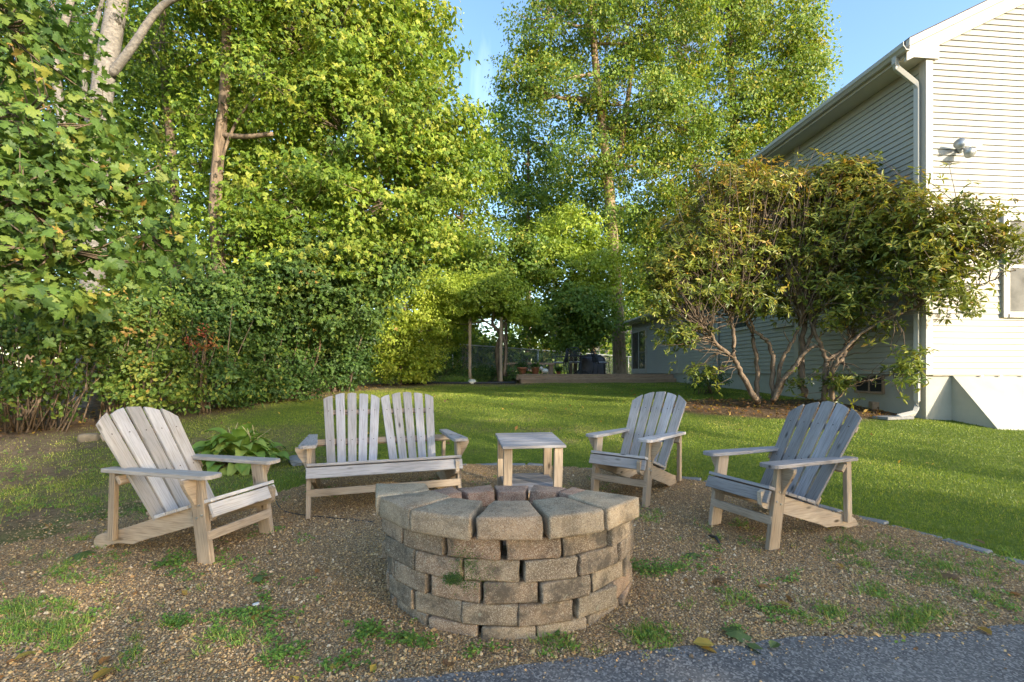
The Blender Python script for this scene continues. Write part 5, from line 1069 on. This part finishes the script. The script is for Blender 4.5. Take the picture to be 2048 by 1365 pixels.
lp = []
for _ in range(170):
    x, y = random.uniform(-5, 7), random.uniform(4.9, 15)
    if not in_poly(np.array([x]), np.array([y]), GRAVEL)[0]: lp.append((x, y, tz(x, y)+.035))
lp = A(lp); n = len(lp); tag(leaves('lawn_leaf_litter', lp, RNG.normal(0, .5, (n, 3))+A([0, 0, 1]), RNG.normal(size=(n, 3)), RNG.uniform(.04, .085, n), RNG.choice([.1, .4, .62, .85, .9], n), T_LEAF, M['lf_fall']), 'small dry leaves scattered over the lawn', 'leaves', kind='stuff')
x, y = scatter(2600, -4.2, 3.6, 1.5, 5.0, lambda x, y: in_poly(x, y, GRAVEL)*(fb(x, y, 1.5, 41) > .45)*(y > drv_y(x)-.15)*(np.hypot((x-PC[0])/.72, (y-PC[1])/.64) > 1)); n = len(x)
tag(leaves('gravel_leaf_litter', np.stack([x, y, terr(x, y)+RNG.uniform(.012, .02, n)], -1), RNG.normal(0, .4, (n, 3))+A([0, 0, 1]), RNG.normal(size=(n, 3)), RNG.uniform(.008, .026, n)*(1+1.2*(RNG.random(n) < .06)), RNG.choice([.1, .4, .62, .8, .85, .9], n), T_LEAF, M['lf_fall']), 'crumbs of dry leaf scattered over the gravel', 'leaves', kind='stuff')
n = 4200; x = np.concatenate([RNG.uniform(-9, -3.5, n), RNG.uniform(2.6, 7.2, n//3)]); y = np.concatenate([RNG.uniform(4.5, 15, n), RNG.uniform(7.6, 10.4, n//3)]); g, d, l = covers(x, y); k = (l > .5) & (x < 7.5-.0884*y); x, y = x[k], y[k]; n = len(x)
tag(leaves('bed_leaf_litter', np.stack([x, y, terr(x, y)+RNG.uniform(.005, .03, n)], -1), RNG.normal(0, .45, (n, 3))+A([0, 0, 1]), RNG.normal(size=(n, 3)), RNG.uniform(.04, .09, n), RNG.choice([.1, .5, .62, .8, .85, .9], n), T_LEAF, M['lf_fall']), 'brown leaf litter under the hedge and rhododendrons', 'leaves', kind='stuff')
# ------------------------------------------------------------------ trees across the drive behind the viewer: they shade the sitting area
def shade_tree(q_, L_, top, w_, n_cl, label):
    c = Vector((SUN_H.x, SUN_H.y)); pr = Vector((-SUN_H.y, SUN_H.x)); base = Vector((0, 2.7))+c*L_+pr*(q_-2.0)
    b = Vector((base.x, base.y, tz(base.x, base.y))); lo = []
    for k in range(7): lo.append((b.x+random.uniform(-.6, .6)*w_, b.y+random.uniform(-.6, .6)*w_, top*random.uniform(.35, .82), w_*random.uniform(.4, .62), w_*random.uniform(.4, .62), top*random.uniform(.13, .2), 1))
    tree('drive_tree', b, [b, b+Vector((0, 0, top*.3)), b+Vector((.2, .1, top*.6)), b+Vector((.1, 0, top*.85))], .2, lo, n_cl, 26, .55, .19, T_LEAF, 'lf_maple', 'bark', label, twig=.15)
shade_tree(-2.2, 19, 10.5, 2.8, 330, 'leafy tree across the drive, left of the viewer\'s back')
shade_tree(2.2, 17, 9.8, 2.8, 400, 'leafy tree across the drive, straight behind the pit')
shade_tree(4.4, 20, 9.6, 1.9, 240, 'thin leafy tree across the drive, towards the house')
shade_tree(6.7, 27, 11.5, 1.7, 60, 'far thin tree across the drive, nearest to the house side')
GRP = {'adirondack_chair': 'wooden chairs around the fire pit', 'hedge_shrub': 'shrubs of the left hedge', 'rhododendron': 'rhododendrons by the house', 'woodland_tree': 'woodland trees on the left', 'back_tree': 'trees behind the deck and arbor', 'tall_tree': 'tall trees behind the house', 'lime_bush': 'lime green bushes at the back', 'flower_pot': 'flower pots on the deck', 'iron_chair': 'iron chairs on the deck', 'arbor_post': 'posts of the arbor', 'fallen_leaf': 'fallen leaves on the ground', 'drive_tree': 'trees across the drive', 'bed_plant': 'low plants of the back bed', 'rock': 'loose rocks'}
for o in COL.objects:
    if o.parent is None and o.name.split('.')[0] in GRP: o['group'] = GRP[o.name.split('.')[0]]
